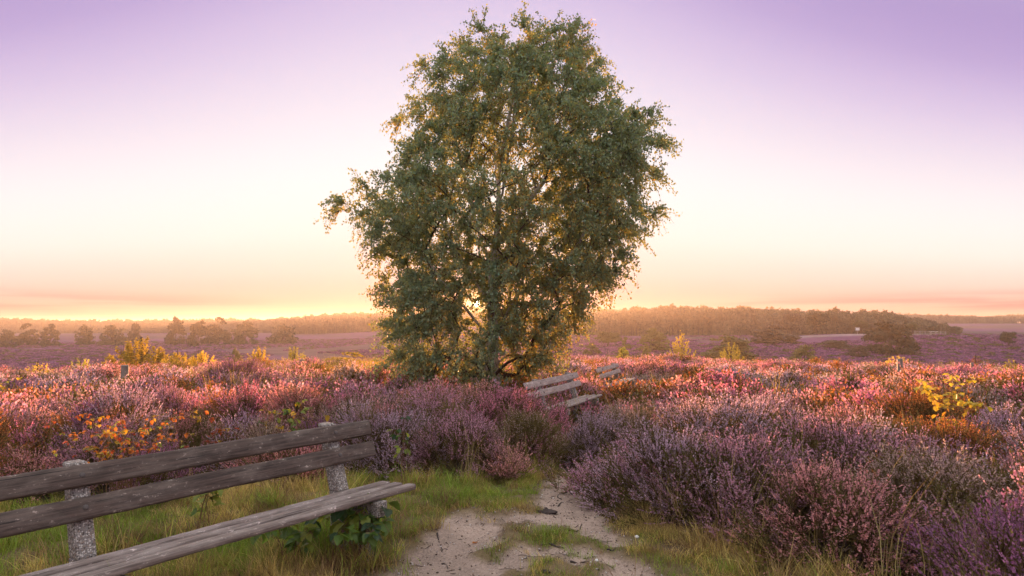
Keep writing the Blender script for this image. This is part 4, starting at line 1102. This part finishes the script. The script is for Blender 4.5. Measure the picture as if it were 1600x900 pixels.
tree('broadleaf_tree', 'dark round tree with bare trunk beside the pale track', 'tree', 1275, 487, 44, 205, 'round', 'dark', 2, V_)
tree('broadleaf_tree', 'tall dark tree left of the round tree beside the track', 'tree', 1236, 488, 46, 222, 'round', 'brown', 3, V_)
tree('broadleaf_tree', 'slim pale tree standing beside the small white sign', 'tree', 1345, 500, 28, 205, 'tall', 'olive', 4, V_)
tree('broadleaf_tree', 'round olive tree glowing at its edge, left of the yellow birch', 'tree', 1021, 511, 60, 150, 'dome', 'olive', 2, V_, 3600)
tree('young_birch', 'bright yellow young birch in the sunlit valley right of the big birch', 'tree', 1064, 514, 52, 92, 'loose', 'yellow', 0, V_, 3000, 0.036)
tree('shrub', 'wide low green domed shrub right of the yellow birch', 'shrub', 1136, 518, 96, 118, 'dome', 'olive', 3, V_, 4200, 0.030)
tree('young_birch', 'yellow green sapling before the wide domed shrub', 'sapling', 1140, 525, 48, 60, 'loose', 'lime', 1, V_, 2200, 0.036)
tree('young_pine', 'small rounded conifer in the haze nearest the big birch', 'tree', 925, 534, 34, 140, 'cone', 'olive', 0, V_)
tree('young_pine', 'hazy young conifer behind the bushy one at the valley edge', 'tree', 976, 526, 34, 120, 'cone', 'olive', 1, V_)
tree('young_pine', 'bushy young conifer close behind the pink heather rim', 'tree', 973, 541, 36, 62, 'cone', 'lime', 2, V_)
tree('young_pine', 'short young conifer below the round olive tree', 'tree', 1010, 539, 32, 82, 'cone', 'olive', 3, V_)
tree('broadleaf_tree', 'hazy orange tree behind the small conifers near the big birch', 'tree', 950, 516, 50, 175, 'round', 'olive', 5, V_)
tree('shrub', 'grey green bush left of the dark bushes on the far slope', 'shrub', 1255, 532, 48, 110, 'dome', 'olive', 4, V_)
tree('shrub', 'dark spreading bush on the slope below the pale track', 'shrub', 1305, 528, 62, 150, 'dome', 'brown', 5, V_)
tree('shrub', 'low dark bush against the left side of the big round tree', 'shrub', 1340, 535, 44, 128, 'dome', 'brown', 4, V_)
tree('broadleaf_tree', 'small dark tree alone on the purple slope at far right', 'tree', 1573, 516, 28, 150, 'round', 'dark', 6, V_)
tree('broadleaf_tree', 'small pale tree behind the right shoulder of the big round tree', 'tree', 1424, 503, 24, 190, 'tall', 'olive', 7, V_)
tree('broadleaf_tree', 'dark bushy tree behind the rail fence', 'tree', 1455, 507, 22, 196, 'dome', 'dark', 6, V_)
tree('shrub', 'yellow bush behind the fence post at right', 'shrub', 1400, 552, 70, 32, 'loose', 'yellow', 2, S_)
tree('shrub', 'reddish twiggy bush on the rim at right', 'shrub', 1522, 549, 62, 27, 'loose', 'red', 3, S_, 1500, 0.026)
tree('shrub', 'yellow green broom at the right edge of the rim', 'shrub', 1582, 559, 66, 22, 'loose', 'lime', 4, S_)
tree('shrub', 'tall golden green shrub on the rim at left', 'shrub', 222, 519, 112, 36, 'loose', 'yellow', 5, S_, 9000, 0.026)
tree('shrub', 'golden shrub just right of the tall one at left', 'shrub', 278, 541, 66, 34, 'loose', 'yellow', 1, S_, 5000, 0.032)
tree('shrub', 'rightmost of three golden shrubs in a row at left', 'shrub', 318, 543, 56, 33, 'loose', 'yellow', 3, S_, 5000, 0.032)
tree('shrub', 'hazy round bush on the valley edge right of the golden shrubs', 'shrub', 372, 536, 28, 85, 'dome', 'olive', 0, S_)
tree('shrub', 'yellow leafed sapling behind the plum heather mound', 'sapling', 406, 536, 58, 31, 'loose', 'yellow', 0, S_, 5000, 0.034)
tree('shrub', 'round topped broom glowing amber left of the thin fence post', 'shrub', 462, 536, 52, 38, 'loose', 'lime', 2, S_)
tree('shrub', 'low green broom at left between the edge sapling and golden shrub', 'shrub', 130, 549, 56, 40, 'loose', 'lime', 6, S_)
tree('shrub', 'small yellow shrub low on the rim near the left edge', 'shrub', 64, 557, 66, 24, 'loose', 'yellow', 6, S_, 1600)
tree('shrub', 'amber grassy broom between thin fence post and the big birch', 'shrub', 545, 548, 90, 33, 'dome', 'yellow', 1, S_, 2600)
LB = 'row of trees across the valley'
for i, (px, yt, w, dp, kd, lb) in enumerate([(12, 512, 34, 280, 'dome', 'low dark tree cut by the left edge, across the valley'), (45, 503, 38, 300, 'dome', 'first round dark tree from the left edge across the valley'),
        (80, 504, 34, 295, 'dome', 'second round dark tree from the left edge across the valley'), (133, 503, 34, 310, 'dome', 'third round dark tree from the left edge, standing alone'),
        (178, 501, 46, 305, 'dome', 'broad dark tree behind the top of the golden shrub'), (212, 496, 26, 315, 'dome', 'slim tree rising above the golden shrub'),
        (276, 489, 34, 310, 'dome', 'tallest tree of the far left row, above the forest line'), (312, 497, 40, 300, 'dome', 'domed tree right of the tallest in the far left row'),
        (342, 493, 44, 315, 'dome', 'tall broad tree second right of the tallest in the far left row'), (384, 499, 50, 320, 'dome', 'hazy domed tree left of the amber haze'), (442, 502, 54, 330, 'dome', 'hazy domed tree above the amber broom')]):
    tree('broadleaf_tree', lb, 'tree', px, yt, w, dp, kd, 'dark', i % 7, LB, 2600, 0.036)

# woods that read as one mass
def forest_mesh(kind, var):
    rng = np.random.default_rng(700 + var); q = QB(); foliage(q, rng, 700, lobes_for(kind, rng), 0.055, 0)
    z = np.linspace(-0.05, 0.7, 4); q.tube(np.stack([z * 0, z * 0, z], 1), np.linspace(0.03, 0.01, 4), 4, 1, 0.5); return q.mesh('forest_tree', [FM['forest'], TWIG])
forest_coll = proto_collection('forest_trees', [forest_mesh('round', 0), forest_mesh('round', 1), forest_mesh('tall', 2), forest_mesh('dome', 3), forest_mesh('pine', 4), forest_mesh('tall', 5)])
def wood(name, label, px0, px1, d0, d1, n, topf, seed):
    """trees between two distances whose tops keep to the skyline topf(px)"""
    rng = np.random.default_rng(seed); d = np.sqrt(rng.uniform(d0 ** 2, d1 ** 2, n)); d[:n // 4] = rng.uniform(d0, d0 + 0.12 * (d1 - d0), n // 4); px = rng.uniform(px0, px1, n); x = at(px, d); zg = H0(x, d)
    lim = CAM_Z + (505 - topf(px)) / F_PX * d - zg
    h = np.clip(lim * rng.choice([0.95, 1.0, 1.0, 1.14], n) * np.where(rng.uniform(size=n) < 0.5, rng.uniform(0.9, 1.03, n), rng.uniform(0.66, 0.92, n)), 2.2, 17.5)
    w = h * rng.uniform(0.55, 0.95, n)
    ix = rng.choice(6, n, p=[0.24, 0.22, 0.16, 0.14, 0.12, 0.12])
    o = scatter(name, forest_coll, np.stack([x, d, zg], 1), np.stack([x * 0, x * 0, rng.uniform(0, 6.28, n)], 1), np.stack([w, w, h], 1), ix)
    tag(o, label, 'forest', kind='stuff')
ip = lambda xs, ys: (lambda p: np.interp(p, xs, ys))
wood('forest', 'dull hazy forest along the far side of the valley at left', -160, 480, 680, 900, 2400, ip([-160, 0, 140, 300, 480], [501, 500, 502, 501, 499]), 1)
wood('forest', 'amber hazed wooded rise below the sun', 430, 1010, 560, 760, 2200, ip([430, 470, 520, 600, 800, 940, 1010], [501, 497, 492, 489, 487, 485, 486]), 2)
wood('forest', 'wooded slope right of the birch, hazy orange to brown', 900, 1330, 370, 560, 2000, ip([900, 960, 1050, 1100, 1180, 1290, 1320], [492, 489, 481, 483, 485, 491, 496]), 3)
wood('forest', 'dark stand of trees behind the white sign', 1270, 1500, 270, 400, 480, ip([1270, 1290, 1380, 1410, 1450, 1500], [492, 491, 492, 496, 504, 512]), 4)
wood('forest', 'thin dark tree line on the far ridge at right', 1340, 1760, 700, 860, 1500, ip([1340, 1430, 1530, 1600, 1760], [491, 492, 495, 492, 492]), 5)

# ------------------------------------------------------------------ posts, sign, rails
POSTW = mat_wood('post_wood', (0.13, 0.10, 0.085), (0.24, 0.20, 0.17), (0.36, 0.32, 0.29), 0.5)
WHITE = mat_plain('white_paint', (0.78, 0.76, 0.74), 0.5); RAILW = mat_plain('rail_wood', (0.34, 0.29, 0.26), 0.7)
def fence_post(px, ytop, depth, dia, label, tilt=0.0):
    x = at(px, depth); zg = float(H0(np.array([x]), np.array([depth]))[0]); h = ztop(ytop, depth) - zg; q = QB(); rng = np.random.default_rng(int(px))
    P = np.array([[0, 0, -0.2], [0, 0, h * 0.5], [0, 0, h - 0.025], [0, 0, h - 0.006], [0, 0, h]]); q.tube(P, np.array([1.04, 1.02, 1.0, 0.93, 0.8]) * dia / 2, 10, 0, 0.5, True)
    V, Q, M, A = q.arrays(); V[:, :2] *= 1 + rng.normal(0, 0.03, (len(V), 1)); me = mk_mesh('fence_post', V[:, [2, 1, 0]] * np.array([1, 1, -1]), Q, [POSTW], M, None, True)
    o = obj('fence_post', me, loc=(x, depth, zg)); o.rotation_euler = (0, -math.pi / 2 + tilt, 0); tag(o, label, 'post', 'short posts in the heather')
fence_post(197, 570, 15.0, 0.17, 'stout grey wooden post in the heather at left', 0.03)
fence_post(474, 561, 20.0, 0.13, 'thin grey wooden post between the amber broom and the birch', -0.02)
fence_post(1402, 560, 18.0, 0.15, 'short dark wooden post before the yellow bush at right', 0.02)
fence_post(888, 563, 24.0, 0.10, 'thin post above the pale bench, right of the birch foliage', 0.0)
fence_post(1514, 566, 24.0, 0.10, 'thin short post below the reddish bush at right', 0.04)

def box(q, c, s, m=0):
    x, y, z = c; a, b, h = s[0] / 2, s[1] / 2, s[2] / 2
    V = [[x + i * a, y + j * b, z + k_ * h] for i in (-1, 1) for j in (-1, 1) for k_ in (-1, 1)]
    q.add(V, [[0, 1, 3, 2], [4, 6, 7, 5], [0, 4, 5, 1], [2, 3, 7, 6], [0, 2, 6, 4], [1, 5, 7, 3]], m)
def one(name, mat, parent, *boxes):
    q = QB()
    for c, s in boxes: box(q, c, s)
    return obj(name, q.mesh(name, [mat]), parent)
def far_furniture():
    d = 188; x = at(1338.5, d); zg = float(H0(np.array([x]), np.array([d]))[0])
    r = empty('notice_board', (x, d, zg)); tag(r, 'small white notice board on a post by the far track', 'sign')
    zt = ztop(512.5, d) - zg; one('post', RAILW, r, ((0, 0, zt * 0.45), (0.16, 0.14, zt * 0.9 + 0.3))); one('panel', WHITE, r, ((0, -0.1, zt - 0.35), (1.15, 0.06, 0.75)))
    one('cap', WHITE, r, ((0, -0.02, zt + 0.075), (1.3, 0.36, 0.09)))
    d = 183; xs = np.linspace(at(1428, d), at(1476, d), 7); z = H0(xs, xs * 0 + d)
    r = empty('rail_fence', (xs[0], d, float(z[0]))); tag(r, 'pale wooden rail fence beside the far track', 'fence')
    for a, b in zip(xs, z): one('post', RAILW, r, ((a - xs[0], 0, b - z[0] + 0.45), (0.2, 0.2, 1.5)))
    for i in range(6):
        for hh in (0.45, 0.95):
            q = QB(); q.tube(np.array([[xs[i] - xs[0], -0.14, z[i] - z[0] + hh], [xs[i + 1] - xs[0], -0.14, z[i + 1] - z[0] + hh]]), 0.075, 4, 0, 0.5, True); obj('rail', q.mesh('rail', [RAILW]), r)
    d = 186; x = at(1457, d); zg = float(H0(np.array([x]), np.array([d]))[0]); r = empty('picnic_table', (x, d, zg)); tag(r, 'tiny pale picnic table behind the rail fence', 'table')
    one('top', WHITE, r, ((0, 0, 0.98), (2.2, 0.9, 0.08)))
    for s_ in (-0.8, 0.8): one('leg', RAILW, r, ((s_, 0, 0.43), (0.12, 0.7, 1.0)))
    for s_ in (-0.8, 0.8): one('bench_board', RAILW, r, ((0, s_, 0.5), (2.2, 0.3, 0.07)))
far_furniture()

# ------------------------------------------------------------------ small things on the sand
ROOTM = mat_noise('root_bark', (0.035, 0.026, 0.024), (0.085, 0.065, 0.058), 30, 0.9, 0.3)
def ground_stick(name, label, cat, pts, rad, mat=ROOTM, group=None, lift=0.004):
    P = np.array([gnd(*p) for p in pts]); t = np.linspace(0, 1, len(P)); u = np.linspace(0, 1, 14); x = np.interp(u, t, P[:, 0]); y = np.interp(u, t, P[:, 1])
    x = np.convolve(np.pad(x, 1, 'edge'), [0.25, 0.5, 0.25], 'valid'); y = np.convolve(np.pad(y, 1, 'edge'), [0.25, 0.5, 0.25], 'valid')
    z = H(x, y) + lift + 0.004 * np.sin(u * 9); c = np.array([x[7], y[7], z[7]]); q = QB(); q.tube(np.stack([x, y, z], 1) - c, rad * (1 - 0.65 * u) * (1 + 0.15 * np.sin(u * 21)), 6, 0, 0.5, True)
    tag(obj(name, q.mesh(name, [mat], True), loc=c), label, cat, group)
ground_stick('root', 'dark hooked root arching over the sand near the path mouth', 'root', [(893, 752), (885, 757), (873, 761), (870, 768), (878, 775)], 0.009, group='roots on the path')
ground_stick('root', 'short dark root lying across the sand below the hooked one', 'root', [(872, 785), (876, 780), (886, 778), (895, 780)], 0.008, group='roots on the path')
ground_stick('root', 'thin forked root tip beside the hooked root', 'root', [(890, 756), (896, 763), (903, 760), (911, 764)], 0.006, group='roots on the path')
ground_stick('root', 'curved dark root in the middle of the bare sand', 'root', [(888, 826), (898, 826), (906, 821), (909, 814)], 0.007, group='roots on the path')
ground_stick('stick', 'thin stick standing out of the dark clod on the path', 'stick', [(851, 786), (857, 790), (861, 797)], 0.006)
ground_stick('stick', 'dark stick between the two grass patches on the path', 'stick', [(858, 849), (868, 852), (882, 855)], 0.007)
ground_stick('stick', 'long dark stick at the lower edge of the path grass', 'stick', [(890, 875), (905, 876), (921, 879)], 0.007)
ground_stick('stick', 'bent dark twig at the right edge of the sand', 'stick', [(948, 861), (957, 861), (963, 856)], 0.007)
ground_stick('stick', 'short twig on the sand right of the bench', 'stick', [(683, 832), (687, 843), (692, 856)], 0.006)
ground_stick('stick', 'dark twig on the bare sand at the bottom edge', 'stick', [(690, 872), (698, 873), (700, 880)], 0.006)
def small_lump(name, label, cat, px, py, s, mat, seed):
    rng = np.random.default_rng(seed); q = QB(); u = np.array([-1, -0.8, -0.3, 0.3, 0.75, 1.0]); q.tube(np.stack([u * 0, u * 0, u], 1), np.sqrt(np.clip(1 - u * u, 0.03, 1)), 10, 0, 0.5, True)
    V, Q, M, A = q.arrays(); V = V * (1 + rng.normal(0, 0.12, (len(V), 1))) * np.array(s); x, y = gnd(px, py)
    tag(obj(name, mk_mesh(name, V, Q, [mat], M, None, True), loc=(x, y, float(H(np.array([x]), np.array([y]))[0]) + s[2] * 0.35)), label, cat)
small_lump('earth_clod', 'dark crumbled clod of peat in the middle of the path', 'clod', 856, 801, (0.085, 0.05, 0.022), ROOTM, 1)
small_lump('earth_clod', 'little dark clod on the sand at the bottom edge', 'clod', 852, 893, (0.03, 0.02, 0.012), ROOTM, 2)
small_lump('stone', 'pale stone in the dry grass left of the path', 'stone', 769, 779, (0.022, 0.016, 0.016), WHITE, 3)
small_lump('stone', 'pale stone at the foot of the grass on the right', 'stone', 995, 837, (0.016, 0.014, 0.011), WHITE, 4)
small_lump('stone', 'pale stone in the grass at the bottom right of the path', 'stone', 932, 875, (0.013, 0.011, 0.009), WHITE, 5)
x_, y_ = gnd(745, 842)
o = obj('dry_leaf', LEAF['orange'], loc=(x_, y_, float(H(np.array([x_]), np.array([y_]))[0]) + 0.010)); o.rotation_euler = (0.2, 0.1, 2.4); o.scale = (0.75, 0.75, 0.75); tag(o, 'orange fallen leaf lying on the bare sand', 'leaf')

# ------------------------------------------------------------------ morning haze
def haze():
    q = QB(); lo = (-7200, -7200, -13.0); hi = (7200, 7200, 17.0)
    box(q, [(a + b) / 2 for a, b in zip(lo, hi)], [b - a for a, b in zip(lo, hi)])
    m, nt, N, L = new_mat('haze'); v = N('ShaderNodeVolumePrincipled'); v.inputs['Density'].default_value = HAZE_DENSITY
    v.inputs['Color'].default_value = (0.97, 0.85, 0.74, 1); v.inputs['Anisotropy'].default_value = HAZE_G
    o_ = N('ShaderNodeOutputMaterial'); L(v.outputs[0], o_.inputs['Volume'])
    tag(obj('haze', q.mesh('haze', [m])), 'thin morning haze over the heath', 'haze', kind='stuff')
haze()
